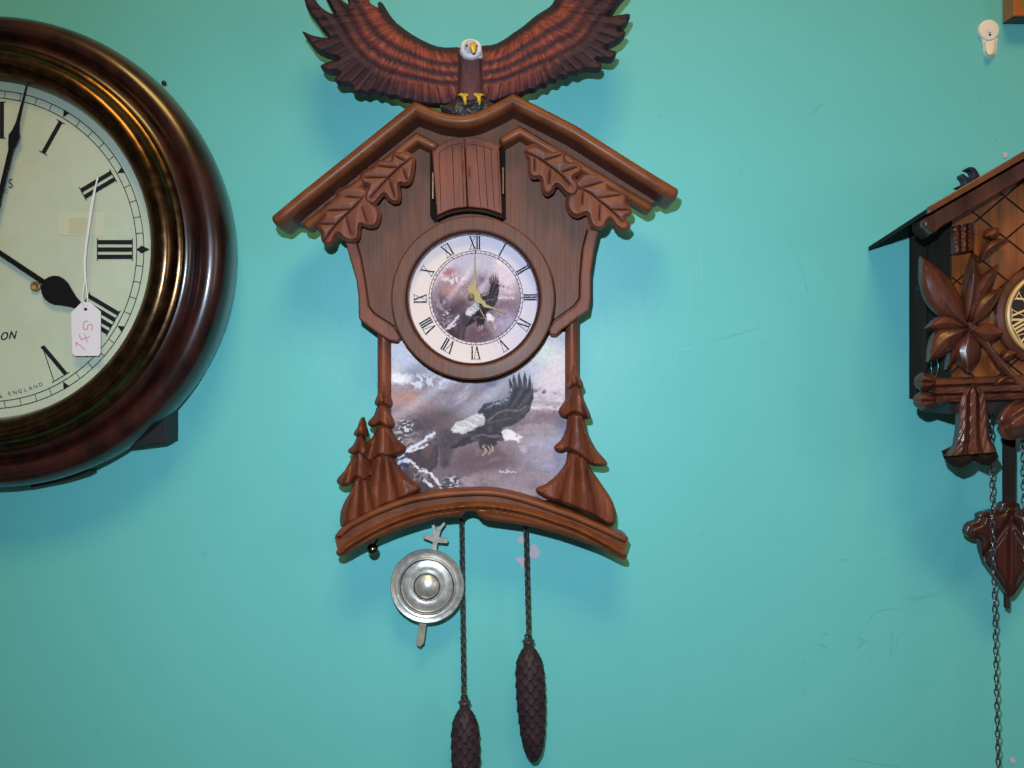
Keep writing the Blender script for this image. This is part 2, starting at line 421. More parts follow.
# doors
def door(pts, inner, planks, hx, flip):
    mb = MB(); mb.prism(pts, .0425, .0545); o = mb.build('door', M['door'], CK, bevel=.0008)
    g = MB()
    for q, s_ in enumerate(inner): stroke(g, crom(s_, 3, False), .55, .05475+q*1e-5)
    for q, s_ in enumerate(planks): stroke(g, s_, .65, .05480+q*1e-5)
    g.build('plank_groove', mat('plank_line', (.040,.013,.008), .9, spec=.05)[0], o)
    hb_ = MB(); c = W(hx[0], hx[1], .053); hb_.tube([c+Vector((0,0,.011)), c-Vector((0,0,.011))], .0011, 10)
    hb_.build('hinge', M['hinge'], o)
    kb = MB(); c = W(*flip, .056); kb.tube([c+Vector((0,0,.004)), c-Vector((0,0,.004))], .0009, 8)
    kb.build('door_pull', M['door'], o)
door([(432,150.5),(443.4,142.5),(454.4,138),(464,136.5),(467,206.8),(455,208.2),(445,211.5),(437,215.5)],
     [[(439.3,153),(446,148),(455,144.5),(463,143.5)], [(439.3,153),(441,211)]], [[(452.3,147),(454.6,207)], [(461.6,145),(463.8,205)]], (432.8,186), (462.6,166))
door([(464.8,136.5),(478,137.4),(489,140.5),(499,145.6),(502.2,214),(494,211),(485.6,208.6),(467.8,206.8)],
     [[(466.8,144),(478,145),(487,147.5),(493.5,150)], [(497,150),(500,209)]], [[(476.5,146.5),(480.6,207)], [(490.8,148.5),(494.3,209)], [(484,147),(487.6,207)]], (503,181), (469.3,171))
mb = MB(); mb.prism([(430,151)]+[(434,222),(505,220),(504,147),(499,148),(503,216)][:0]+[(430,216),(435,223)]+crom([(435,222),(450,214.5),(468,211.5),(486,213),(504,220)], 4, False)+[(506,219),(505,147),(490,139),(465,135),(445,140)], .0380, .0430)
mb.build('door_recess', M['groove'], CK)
mb = MB(); pts = crom([(437,217.5),(450,211.5),(468,208.6),(486,210.5),(502.5,216)], 4, False)
mb.prism(pts+[(502.5,219)]+[(x, y+2.6) for x, y in reversed(pts)], .046, .0535); mb.build('door_sill', M['case'], CK, bevel=.0006)
# dial ring, dial
c = W(473, 298, .052); f_ = S*(D-.052)/D
mb = MB(); mb.lathe(c, [(82*f_,.038),(82*f_,.0515),(81.2*f_,.0524),(80.2*f_,.0530),(69.4*f_,.0530),(68*f_,.0525),(67.2*f_,.0510),(66.6*f_,.0480),(66.4*f_,.041)], 128)
mb.build('dial_ring', M['panel'], CK, smooth=9)
mb = MB(); mb.lathe(c, [(83.6*f_,.0385),(83.6*f_,.0415),(81.8*f_,.0415)], 128); mb.build('ring_groove', M['groove'], CK)
mb = MB(); mb.lathe(c, [(67.4*f_,.0475),(66.2*f_,.0512),(64.9*f_,.0500),(64.6*f_,.042)], 128); mb.build('dial_bezel', mat('bezel_plum', (.07,.035,.045), .3)[0], CK, smooth=40)
DC = (475.3, 297.8); DH = .0430
def ringgrid(cx, cy, R, h, colf, nr, na, name, parent, m):
    mb = MB(); X = [cx]; Y = [cy]
    for i in range(1, nr+1):
        for j in range(na):
            a = 2*PI*j/na; X.append(cx+R*i/nr*math.cos(a)); Y.append(cy+R*i/nr*math.sin(a))
    mb.v = [W(x, y, h) for x, y in zip(X, Y)]
    mb.f = [(0, 1+j, 1+(j+1) % na) for j in range(na)]
    for i in range(nr-1):
        for j in range(na):
            a = 1+i*na+j; b_ = 1+i*na+(j+1) % na; mb.f.append((a, a+na, b_+na, b_))
    return mb.build(name, m, parent, cols=colf(np.array(X), np.array(Y)))
def dialcol(X, Y):
    n_ = fbm(X/14, Y/14, 3)[:, None]
    a = lin((188,182,200)); b_ = lin((206,190,186)); c_ = lin((214,206,194))
    t_ = sstep(440, 520, X-.4*(Y-298))[:, None]
    base = b_*(1-t_)+a*t_
    return base*(1-n_*.4)+c_*n_*.4
dial = ringgrid(*DC, 68.5, DH, dialcol, 24, 96, 'dial', CK, M['dialw'])
def blend(c_, msk, col, soft=None): 
    m_ = np.asarray(msk, float)[..., None]; return c_*(1-m_)+lin(col)*m_
def softpoly(X, Y, poly, s=.6):
    i = inside(X, Y, poly); d = dist_to(X, Y, poly, True); sd = np.where(i, d, -d); return sstep(-s, s, sd)
def paintcol(X, Y):
    X0, Y0 = X, Y
    wx = (fbm(X/3.0, Y/3.0, 91, 4)-.5)*4.2; wy = (fbm(X/3.0, Y/3.0, 97, 4)-.5)*4.2; X = X+wx; Y = Y+wy
    n1 = fbm(X/26, Y/12, 21); n2 = fbm(X/5, Y/4, 29); n3 = fbm((X+Y*1.1)/30, (Y-.6*X)/60, 33); n4 = fbm(X0/1.8, Y0/1.8, 41, 3)
    n6 = fbm(X/12, Y/5, 44); c_ = np.tile(lin((186,184,200)), (len(X), 1))
    g = lambda cx, cy, rx, ry, k=1: np.clip(k*sstep(0, 1, 1-np.hypot((X-cx)/rx, (Y-cy)/ry)), 0, 1)
    c_ = blend(c_, sstep(360, 386, Y+16*(n1-.5)), (164,142,154))
    c_ = blend(c_, g(552,368,50,50,1.5), (212,196,206)); c_ = blend(c_, g(544,352,26,16,1.4), (226,222,204))
    c_ = blend(c_, g(402,350,30,26,1.4), (212,206,216))
    c_ = blend(c_, g(425,396,52,24,1.4)*sstep(.3,.6,n2*.5+n1*.5), (172,124,120))
    c_ = blend(c_, g(406,398,22,12,1.4)*sstep(.35,.58,n2), (202,138,122)); c_ = blend(c_, g(470,400,26,12,1.2)*sstep(.4,.6,n2), (176,128,128))
    c_ = blend(c_, g(424,382,44,12,1.4)*sstep(.42,.58,n2), (226,216,222))
    c_ = blend(c_, g(400,378,20,8,1.4)*sstep(.35,.55,n6), (236,230,234))
    c_ = blend(c_, g(462,390,40,30,1.0)*sstep(.35,.6,n3), (212,200,208))
    c_ = blend(c_, g(492,384,20,14,1.1)*sstep(.3,.6,n6), (124,114,144))
    c_ = blend(c_, sstep(.42,.62,n1)*sstep(400,430,Y)*.75, (112,88,102))
    c_ = blend(c_, g(440,420,48,20,1.3), (112,84,94)); c_ = blend(c_, g(418,428,30,20,1.0)*sstep(.3,.6,n2), (82,62,76))
    c_ = blend(c_, g(482,458,60,26,1.4), (116,86,98)); c_ = blend(c_, g(490,452,40,20,1)*sstep(.5,.65,n6), (146,112,118))
    c_ = blend(c_, g(548,398,36,16,1.3)*sstep(.42,.56,n6), (206,188,204)); c_ = blend(c_, g(546,408,40,3,1.8)*sstep(.3,.55,n2), (222,210,224))
    c_ = blend(c_, g(548,416,32,14,1.1)*sstep(.42,.6,n2), (144,102,124)); c_ = blend(c_, g(540,392,30,5,1)*sstep(.5,.6,n2), (120,96,128))
    c_ = blend(c_, g(556,452,50,40,1.4)*sstep(.2,.65,n1), (166,158,188)); c_ = blend(c_, g(520,480,54,16,1.0), (156,134,152))
    c_ = blend(c_, g(530,448,34,16,.9)*sstep(.4,.65,fbm(X/9, Y/9, 88)), (184,172,196))
    s_ = X*.62+Y*.8; ray = np.maximum(0, np.sin(s_/9.+2*np.sin(s_/31.)))**2
    c_ = blend(c_, ray*sstep(345,372,Y)*sstep(432,390,Y)*sstep(540,480,X)*.42, (226,216,224))
    c_ = c_*(.84+.32*n4[:, None])
    # ledge of snowy rock
    def stone(pl, lit, dark, cx, cy):
        nonlocal c_
        m_ = softpoly(X, Y, crom(pl, 4), .8); c_ = blend(c_, m_, dark)
        n5 = fbm((X-Y)/5, (X+Y)/3, 77); sh = sstep(-6, 6, (cx-X)*.3+(cy-Y))
        c_ = blend(c_, m_*sh*sstep(.35,.6,n5), lit); c_ = blend(c_, m_*sstep(.5,.42,n5)*.5, (58,44,58)); c_ = blend(c_, m_*g(cx+8,cy+4,9,14,1.2)*.6, (128,86,86))
    stone([(392,452),(404,446),(414,442),(424,437),(434,432),(438,441),(438,460),(433,470),(422,476),(404,474),(392,470)], (136,124,146), (84,64,78), 420, 446)
    stone([(396,464),(406,460),(414,464),(419,472),(416,480),(404,482),(394,476)], (124,126,158), (66,58,80), 406, 468)
    stone([(412,478),(420,470),(430,474),(438,482),(446,490),(440,496),(416,494)], (150,132,146), (84,62,74), 428, 478)
    stone([(388,478),(400,478),(412,484),(416,494),(392,496)], (110,112,142), (58,50,70), 400, 484)
    for pl, w_ in (([(398,457),(406,451),(416,446),(425,440),(433,434)], 3.2), ([(408,452),(418,449),(428,444)], 2.0), ([(398,463),(406,460.5),(413,463),(418,469)], 2.6), ([(420,470),(428,472),(434,478),(440,485)], 2.6), ([(424,480),(432,486)], 1.8), ([(394,479),(404,479)], 1.6)):
        d = dist_to(X, Y, crom(pl, 3, False)); c_ = blend(c_, sstep(w_, w_*.35, d+2.6*(n4-.4)+1.4*(n2-.5))*.92, (214,212,228))
    tr = sstep(.56,.63,fbm(X0/2.4+Y0/5, Y0/1.3, 55, 2))
    for q in ((405,428,14,16), (397,440,9,12), (452,482,13,10), (443,488,7,4)):
        e = g(*q, 1.5); c_ = blend(c_, e*.7, (60,54,66)); c_ = blend(c_, e*tr*.9, (204,204,214))
    # eagle
    fw = crom([(438,436),(444,429),(456,431),(470,432),(466,441),(456,447),(452,456),(448,466),(442,468),(439,455)], 3)
    c_ = blend(c_, softpoly(X, Y, fw, 3.0)*.85, (64,50,64)); c_ = blend(c_, softpoly(X, Y, fw, 2)*sstep(.5,.6,fbm(X/2, Y/8, 5))*.4, (112,92,104))
    wg = [(478,412),(484,404),(493,402),(502,400),(507,397),(510,388),(508.6,377.5),(511,381),(513.5,388),(512.6,380),(513.4,373.6),(516,381),(518,388),(517.6,379),(518.8,371.4),(521.4,380),(522.6,388),(523.2,379),(524.6,370.6),(527,380),(527,389),(528.6,381),(529.8,373.6),(531.4,383),(531.6,390),(532.8,383),(533.4,398),(530,410),(524,418),(512,426),(500,428),(486,426),(480,420)]
    Xw, Yw = X0+wx*.25, Y0+wy*.25
    wm = softpoly(Xw, Yw, wg, .5); c_ = blend(c_, wm, (50,45,56))
    an = np.arctan2(Yw-432, Xw-496); rr = np.hypot(Xw-496, Yw-432); fe = np.abs(np.sin(an*17))
    c_ = blend(c_, wm*sstep(.35,.05,fe)*sstep(22,34,rr)*.7, (22,18,26)); c_ = blend(c_, wm*sstep(.7,1,fe)*sstep(20,34,rr)*.55, (96,88,102))
    c_ = blend(c_, wm*sstep(.5,.66,fbm(an*14, rr/5, 61))*.45, (98,84,94)); c_ = blend(c_, wm*sstep(2.6,.6,dist_to(Xw, Yw, crom([(484,408),(494,404),(503,402),(509,396),(511.4,388)], 3, False)))*.6*sstep(.4,.6,n4), (196,190,200))
    c_ = blend(c_, wm*sstep(1.5,.5,dist_to(Xw, Yw, crom([(488,421),(498,413),(508,410),(518,411),(526,406)], 3, False))+2*(n4-.5))*.55, (146,122,126)); c_ = blend(c_, wm*sstep(1.8,.4,dist_to(Xw, Yw, crom([(488,424),(500,420),(512,418)], 3, False)))*.4, (120,98,104))
    tl = crom([(451,431),(454,425),(460,421),(466,418),(474,415.5),(481,414),(484,418),(485,422),(479,427),(470,432),(460,433.5)], 3)
    tm = softpoly(X, Y, tl, 1.1); c_ = blend(c_, tm, (212,208,208)); c_ = blend(c_, tm*sstep(.48,.62,fbm((X+Y*.5)/9, (Y-.5*X)/1.5, 71))*.55, (160,152,160)); c_ = blend(c_, tm*sstep(427,434,Y+.35*(X-466))*.5, (140,128,140))
    bd = crom([(450,447),(460,441),(470,432),(482,425),(494,426),(504,429),(508,433),(506,438),(496,442),(484,441),(472,443),(460,447),(454,449)], 3)
    bm_ = softpoly(X, Y, bd, .9); c_ = blend(c_, bm_, (50,40,52)); c_ = blend(c_, bm_*sstep(1.6,.5,dist_to(X, Y, crom([(472,439),(482,434.5),(494,437),(503,436)], 3, False)))*.65, (136,112,124)); c_ = blend(c_, bm_*sstep(.52,.64,n2)*.5, (104,86,98))
    c_ = blend(c_, softpoly(X, Y, crom([(479,441),(488,439),(497,442),(493,448),(486,450),(480,447)], 3), 1.4), (54,42,52))
    hd = crom([(502,431),(508,429.6),(514,431.6),(519.6,435),(522.6,439),(520,442),(515,440.8),(508,440.5),(503,438.5)], 3)
    hm = softpoly(X, Y, hd, .9); c_ = blend(c_, hm, (226,218,220)); c_ = blend(c_, hm*sstep(.5,.62,n2)*.4, (176,166,176)); c_ = blend(c_, sstep(2.6,1.2,np.hypot(X-521.5, Y-441)), (184,152,138)); c_ = blend(c_, sstep(1.1,.5,np.hypot(X0-516.5, Y0-436)), (70,56,60))
    for pl in ([(484,446),(487,452),(483,455)], [(488,447),(492,451.5),(489,454)], [(492,446),(494,451)]): c_ = blend(c_, sstep(1.2,.4,dist_to(X, Y, pl))*.85, (190,160,144))
    gr_ = c_.mean(1, keepdims=True); c_ = c_*.74+gr_*.26; c_ = .86*c_*(.70+.55*np.clip(c_.mean(1, keepdims=True), 0, .62))
    sg = [(500,472.6),(500,470.2),(501.6,472.4),(503.4,471.4),(504,472.6),(506.6,472.6),(507,469.8),(508.6,471),(507.4,472.6),(510,471.4),(511.4,472.8),(513,471.6),(516,472.4)]
    c_ = blend(c_, sstep(.8,.3,dist_to(X0, Y0, sg))*.45, (225,220,228))
    return c_
def dialpic(X, Y):
    c_ = paintcol(467+(X-472)*2.45, 430+(Y-313.5)*1.42)*np.array([.98,.92,.96])
    n2 = fbm(X/3, Y/3, 9)
    c_ = blend(c_, sstep(0,1,1-np.hypot((X-447)/19, (Y-273)/13))*sstep(.25,.6,n2)*.8, (150,78,78))
    c_ = blend(c_, sstep(0,.8,1-np.hypot((X-441)/13, (Y-305)/20))*sstep(.35,.6,n2)*.8, (70,56,66))
    return c_*(.88+.24*n2[:, None])
ringgrid(476, 297.8, 44.3, DH+.0003, dialpic, 66, 240, 'centre_picture', dial, M['dialw'])

def roman(txt, cx, cy, ang, r0, r1, w, wt, thin, gap, serif=1.6):
    """list of quads; ang clockwise from 12 o'clock in degrees"""
    quads = []; H = r1-r0; a = math.radians(ang)
    ws = {'I': wt*1.0, 'V': w, 'X': w*.95}
    tot = sum(ws[c_] for c_ in txt)+gap*(len(txt)-1); x = -tot/2
    def bar(xa, ya, xb, yb, t_):  # stroke with horizontal ends
        quads.append([(xa-t_/2, ya), (xa+t_/2, ya), (xb+t_/2, yb), (xb-t_/2, yb)])
    for c_ in txt:
        W_ = ws[c_]
        if c_ == 'I': bar(x+W_/2, 0, x+W_/2, H, wt); 
        if c_ == 'V': bar(x+W_*.55, 0, x+wt/2, H, wt); bar(x+W_*.55, 0, x+W_-thin/2, H, thin)
        if c_ == 'X': bar(x+W_-wt/2, 0, x+wt/2, H, wt); bar(x+thin/2, 0, x+W_-thin/2, H, thin)
        for yy in ((0, thin), (H-thin, H)):
            if c_ == 'V' and yy[0] == 0: continue
            quads.append([(x-serif*.5, yy[0]), (x+W_+serif*.5, yy[0]), (x+W_+serif*.5, yy[1]), (x-serif*.5, yy[1])])
        x += W_+gap
    out = []
    ca, sa = math.cos(a), math.sin(a)
    for q in quads:
        out.append([(cx+u*ca+(r0+v)*sa, cy+u*sa-(r0+v)*ca) for u, v in q])
    return out
def put(mb, quads, h, e=2e-6):
    for i, q in enumerate(quads): mb.quadpx(q, h+(i % 40)*e)
R12 = ['XII','I','II','III','IV','V','VI','VII','VIII','IX','X','XI']
mb = MB()
for i, r_ in enumerate(R12): put(mb, roman(r_, *DC, i*30-.6, 48.5, 61.5, 6.4, 1.35, .48, 1.0, 1.2), DH+.0006)
mb.build('numerals', M['ink'], dial)
mb = MB(); cc = W(476, 297.8, DH); ff = S*(D-DH)/D
for r_ in (44.6, 47.0):
    mb.lathe(cc, [((r_-.28)*ff, DH+.00055), ((r_+.28)*ff, DH+.00055)], 128)
for i in range(60):
    a = i*PI/30; u = Vector((math.cos(a), math.sin(a))); n_ = Vector((-u.y, u.x))*(.45 if i % 5 == 0 else .22); c0 = Vector((476, 297.8))
    mb.quadpx([c0+u*44.6-n_, c0+u*47-n_, c0+u*47+n_, c0+u*44.6+n_], DH+.0007)
mb.build('minute_track', mat('plum_ink', (.07,.04,.06), .8, spec=.1)[0], dial)
# gilt hands
def handmesh(name, pts, h, thick=.0006, m=None, parent=CK, bev=.0002):
    mb = MB(); mb.prism(pts, h, h+thick); return mb.build(name, m or M['gold'], parent, bevel=bev)
handmesh('minute_hand', [(470.6,298.5),(469,292),(466,288.5),(468.6,287.5),(466.4,284),(470,285.6),(471,281.5),(472.8,284),(473.8,279),(474.5,262),(474.7,246.5),(475.5,246.5),(475.5,262),(475.6,279),(477.4,283),(476.2,286.5),(477.4,289),(474.5,293),(473,298.5)], .0451)
handmesh('hour_hand', [(471,295.2),(474.5,291),(479,289),(480.5,293.5),(480.8,298),(484.6,301),(486.4,304.4),(492.5,307),(505.6,313.2),(505.2,314),(491.5,308.6),(484.5,307.4),(481,303.6),(478,303.6),(474.5,299.5),(471.2,299)], .0461)
handmesh('second_hand', [(470.2,292.2),(471.2,292),(498.9,342.8),(498.3,343.1)], .0470, bev=.0001)
mb = MB(); mb.lathe(W(471.2,297.2,.047), [(3.4*f_,.0436),(3.4*f_,.048),(2.4*f_,.0492),(.9*f_,.0498),(.05*f_,.05)], 24); mb.build('hand_cap', M['gold'], CK, smooth=60)

# lower eagle print
mb = MB(); xs = np.arange(388, 567.1, .45); ys = np.arange(332, 500.1, .45); nx, ny = len(xs), len(ys)
XX, YY = np.meshgrid(xs, ys); ph = .0300
mb.v = [W(x, y, ph) for x, y in zip(XX.ravel(), YY.ravel())]
mb.f = [(j*nx+i, (j+1)*nx+i, (j+1)*nx+i+1, j*nx+i+1) for j in range(ny-1) for i in range(nx-1)]
mb.build('picture_panel', M['paint'], CK, cols=paintcol(XX.ravel(), YY.ravel()))
# columns
for x0, x1, ya, yb in ((376.8,391,328,425), (565,579,314,415)):
    mb = MB(); n_ = 14
    pts = [((x0+x1)/2-(x1-x0)/2*math.cos(PI*i/n_), .028+.0095*math.sin(PI*i/n_)) for i in range(n_+1)]
    vs = []
    for yy in (ya, yb):
        for x, h in pts:
            w_ = W(x, yy, .033); vs.append(Vector((w_.x, -h, w_.z)))
    k = n_+1; mb.add(vs, [(i, i+1, k+i+1, k+i) for i in range(n_)]+[tuple(range(k)), tuple(range(2*k-1, k-1, -1))])
    mb.add([Vector((v.x, -.010, v.z)) for v in (vs[0], vs[n_], vs[k+n_], vs[k])]+[Vector((v.x, -.0281, v.z)) for v in (vs[0], vs[n_], vs[k+n_], vs[k])], [(0,1,5,4),(1,2,6,5),(2,3,7,6),(3,0,4,7),(0,1,2,3)])
    mb.build('column', M['carve'], CK, smooth=40)

# carved pines: tiers drawn bottom up, each a fluted skirt
def pine(tiers, ax, h0):
    root = None
    for k, (poly, top) in enumerate(tiers):
        px_, py_ = top
        yb = max(p[1] for p in poly)
        def hf(X, Y, d, px_=px_, py_=py_, yb=yb, k=k):
            t_ = np.clip((Y-py_)/(yb-py_+1e-6), 0, 1)
            a = np.arctan2(X-px_, Y-py_+16)
            fl = 1-np.abs(np.sin(a*(11.5 if k else 10.5)+.7*k+.9*np.sin(a*6+k*2)))**.7
            ed = sstep(0, 3.2, d)
            return h0+.0080+.0025*t_*ed+ed*.0075*fl*sstep(.0,.45,t_)+.0020*ed+.0012*fbm(X/1.6, Y/9, k)
        if root is None: root = relief('pine_carving', poly, .020, hf, M['carve'], CK, step=1.1, n=3)
        else: relief('branch_tier', poly, h0-.003, (lambda X, Y, d, hf=hf, k=k: hf(X, Y, d)+.0014*k), M['carve'], root, step=1.1, n=3)
def arch_y(x):   # upper edge of the base moulding
    return np.interp(x, [334,343,362,382,408,420,440,461,481,502,530,560,581,605,629], [537,526,514.5,505.6,496.3,498-3.5,491.3,489.6,488.8,490.2,497,507,509.5+5,524,537.5])
pine([([(343,528),(340,517),(343,505),(350,492),(356,476),(364,474),(375,478),(385,500),(392,503),(384,508),(362,518)], (361,462)),
      ([(353,456),(345,470),(336.5,480.5),(342,486.5),(349.5,485),(356,478),(364,481.5),(370,478),(377,476),(372,466),(367,456),(360,450)], (360,446)),
      ([(357,437),(353,445),(347.6,451),(353,455),(358,453.5),(362,456.5),(368,455),(366,447),(363,440),(361,434)], (360,432)),
      ([(361,417.5),(357.5,427),(353.6,434),(358,437.4),(361,435.8),(365,437.6),(365.6,433),(363,426)], (361,415))], 360, .0290)
pine([([(372,458),(388,452),(393,459),(398,468),(408,479.5),(420,488.6),(408,497),(385,506),(372,511),(368,490),(369,470)], (383,440)),
      ([(377,427),(373,436),(366,444),(361,456),(370,462.5),(379.5,456.5),(388.6,457.5),(399,455),(405.5,449),(398,442),(392,434),(388,426)], (383,418)),
      ([(378,405),(374,415),(367.6,423),(372,427.4),(377,426),(380.5,424),(386,427.6),(391.5,427.4),(393.4,423.6),(389,414),(386,405)], (382,398)),
      ([(382,382.5),(378.4,393),(374.6,402.5),(378,406.6),(382,404.2),(387,406.6),(391,405),(388,395),(384.5,388)], (382,380))], 383, .0300)
pine([([(569,453),(566,464),(557,476),(546,485),(535.6,490.5),(548,499),(566,505),(590,515),(611,526),(616,518),(613,502),(603,486),(592,470),(584,456)], (577,436)),
      ([(569,415),(567,428),(562,440),(554,448),(560,452),(568,450),(577,454.4),(585,460.5),(592,465.6),(604,466.4),(607,462),(596,449),(587,430),(583,414)], (576,402)),
      ([(570,386),(566,400),(558.6,412),(565.6,417.4),(575,413.4),(584.6,419),(591,417),(586,404),(582,394),(580,386)], (575,374)),
      ([(574.5,362),(571,376),(567.4,386.4),(571,389),(575.5,386),(580.4,388.8),(583.4,384.6),(578.5,374)], (575,358))], 575, .0300)

# arched base
prof_ref = .045
topc = crom([(334.5,536.5),(343,526.5),(362,515),(382,505.8),(408,496.8),(435,491.6),(461,489.4),(481,488.6),(502,490.4),(530,497.4),(560,507.8),(581,515.6),(605,526),(628.5,537)], 4, False)
sweep('base_top_moulding', topc, round_prof(6.6, .022, .050), M['mould'], CK, rnd=3)
up2 = crom([(338,549),(345,543),(362,532.5),(382,522),(408,512),(430,506.5),(461,502.4),(481.5,501.8),(502,503.4),(530,509),(560,518.6),(581,526),(605,538.5),(624,550)], 4, False)
mb = MB(); mb.prism([(x, y+1) for x, y in topc]+[(x, y+3) for x, y in reversed(up2)], .020, .0440); mb.build('base_band', M['mould'], CK)
low = crom([(335.5,552),(338.5,556.4),(345.6,555),(365,544.8),(395,531.8),(430,520.6),(452,517.4),(461,517.6)], 4, False)+crom([(461.5,517.4),(465,512.6),(470.6,510.8),(476,512.6),(480,517),(485.6,520)], 4, False)[1:]+crom([(486,520.2),(515.7,524.2),(530,526.6),(560,534.6),(598,548),(621,559),(627,557.4),(624,550)], 4, False)[1:]
lower = up2+low[::-1]
def bhf(X, Y, d):
    return .0475+.0035*sstep(0,3.2,d)+.0018*np.exp(-((dist_to(X, Y, up2)-4.2)/1.6)**2)-.0035*np.exp(-((dist_to(X, Y, up2)-7.0)/.9)**2)-.002*sstep(8,14,dist_to(X, Y, up2))
relief('base_moulding', lower, .018, bhf, M['mould'], CK, step=1.2, smooth_poly=False)
mb = MB(); c = W(372.6, 549, .036); mb.ball(c, .0048); mb.tube([c, c+Vector((.001,.03,.006))], .0012)
mb.build('ball_knob', M['ballm'], CK, smooth=60)

# oak leaves
def oak(poly, veins, h0, main):
    allv = veins
    def hf(X, Y, d):
        ed = sstep(0, 3.6, d)
        v = dist_to(X, Y, crom(main, 4, False)); g = .0016*np.exp(-(v/1.0)**2)
        ridge = np.zeros_like(X)
        for q in allv:
            w_ = dist_to(X, Y, q); g = np.maximum(g, .0014*np.exp(-(w_/.9)**2)); 
        near = np.minimum.reduce([dist_to(X, Y, q) for q in allv]+[v])
        return h0+.0040*ed+.0016*sstep(0, 9, near)*sstep(1,5,d)-g*sstep(.6,2.5,d)
    o = relief('oak_leaf', poly, h0-.0035, hf, M['leafw'], CK, step=1.0, n=3)
    g = MB()
    def vline(pts, w, o_):
        X = np.array([p[0] for p in pts]); Y = np.array([p[1] for p in pts]); d = dist_to(X, Y, resample(crom(poly, 3), 1.0), True)
        H = hf(X, Y, d)
        N = len(pts); L = []; Rr = []
        for i in range(N):
            a = Vector(pts[max(i-1,0)]); b_ = Vector(pts[min(i+1,N-1)]); t_ = (b_-a).normalized(); n_ = Vector((-t_.y, t_.x))*w*(.35+.65*math.sin(PI*min(.95,max(.08,i/(N-1)))))
            L.append(W(pts[i][0]+n_.x, pts[i][1]+n_.y, H[i]+.0012+o_)); Rr.append(W(pts[i][0]-n_.x, pts[i][1]-n_.y, H[i]+.0012+o_))
        g.add(L+Rr, [(i, i+1, N+i+1, N+i) for i in range(N-1)])
    vline(resample(crom(main, 4, False), 1.5, False), .75, 0)
    for i, q in enumerate(allv): vline(resample(q, 1.5, False), .5, .00004*(i+1))
    g.build('vein', mat('vein_dark', (.022,.009,.007), .9, spec=.05)[0] if 'vein_dark' not in bpy.data.materials else bpy.data.materials['vein_dark'], o)
oak([(360,185),(349,184.6),(340,188),(335,193),(336,199),(327,202.5),(322,209),(322.5,215),(318,222),(318,230),(321,234),(321.5,241),(327,246),(333.4,243),(336.6,235),(341,238.4),(349,242),(357,241),(360,235),(361,226),(368,228),(376,227),(380,220),(380.5,212),(377,205),(372,200),(368,190)],
    [[(360,198),(340,196)], [(351,209.5),(323,211)], [(336,224),(319,224)], [(346,216.6),(351,235)], [(362,207),(367,223)]], .0535, [(363,197),(356,205),(344,216.6),(334,227),(324,241)])
oak([(414,156),(408,152),(402,151),(394,151),(390.5,155),(389.5,159.5),(383,159),(377,160),(372.6,166),(366,169),(361,173),(359.7,177.5),(361.6,184),(367,186),(364,193),(364.7,201),(371,205.5),(377,203),(383.4,195.5),(388,200.5),(394.4,203.4),(400,201),(400.6,193),(400,185),(405,185.6),(411,182),(414,171),(415,161)],
    [[(397.5,168),(377,166)], [(388,177.5),(364,177.5)], [(403,169),(407,180)], [(389,179),(395,198)], [(405,161),(395,156)]], .0565, [(413,157),(402,165),(388,178),(378,189),(370,198)])
oak([(574,182),(581,174.5),(590,171.4),(602.5,174),(609.5,179),(610,188),(621,190),(628,195.6),(628,203),(632,209.5),(631,215),(626,218),(631,225),(628,230),(623,231.4),(615,227),(610,220),(605.6,227),(599,230),(591.6,227),(587.7,219),(586,214.4),(577.5,218),(569.7,214),(565.6,206.6),(566,197),(570,190)],
    [[(582,188),(604,181.6)], [(598,198),(620,195)], [(610,209.7),(630,210)], [(583,192.5),(582,205)], [(600,205),(599,220.6)]], .0535, [(578,188),(590,193),(601,202),(612,211),(623,222)])
oak([(524,150),(527.5,146),(535,144),(546,148.6),(552.5,151),(560,149.3),(566.6,153),(567,160),(576,161),(582.4,165),(583,171.4),(577.5,175.5),(575,178),(579.4,183),(579,192),(573,197.4),(565,194),(557,186),(553,192.6),(547,196),(541.6,191),(540,179),(532,178.6),(528,172),(527.5,160)],
    [[(544,160.5),(561,155)], [(562,172),(577,167)], [(534.5,159),(534.5,171)], [(550,169),(548.6,184)]], .0565, [(525,152),(538,158),(551,167),(561,175),(570,185)])

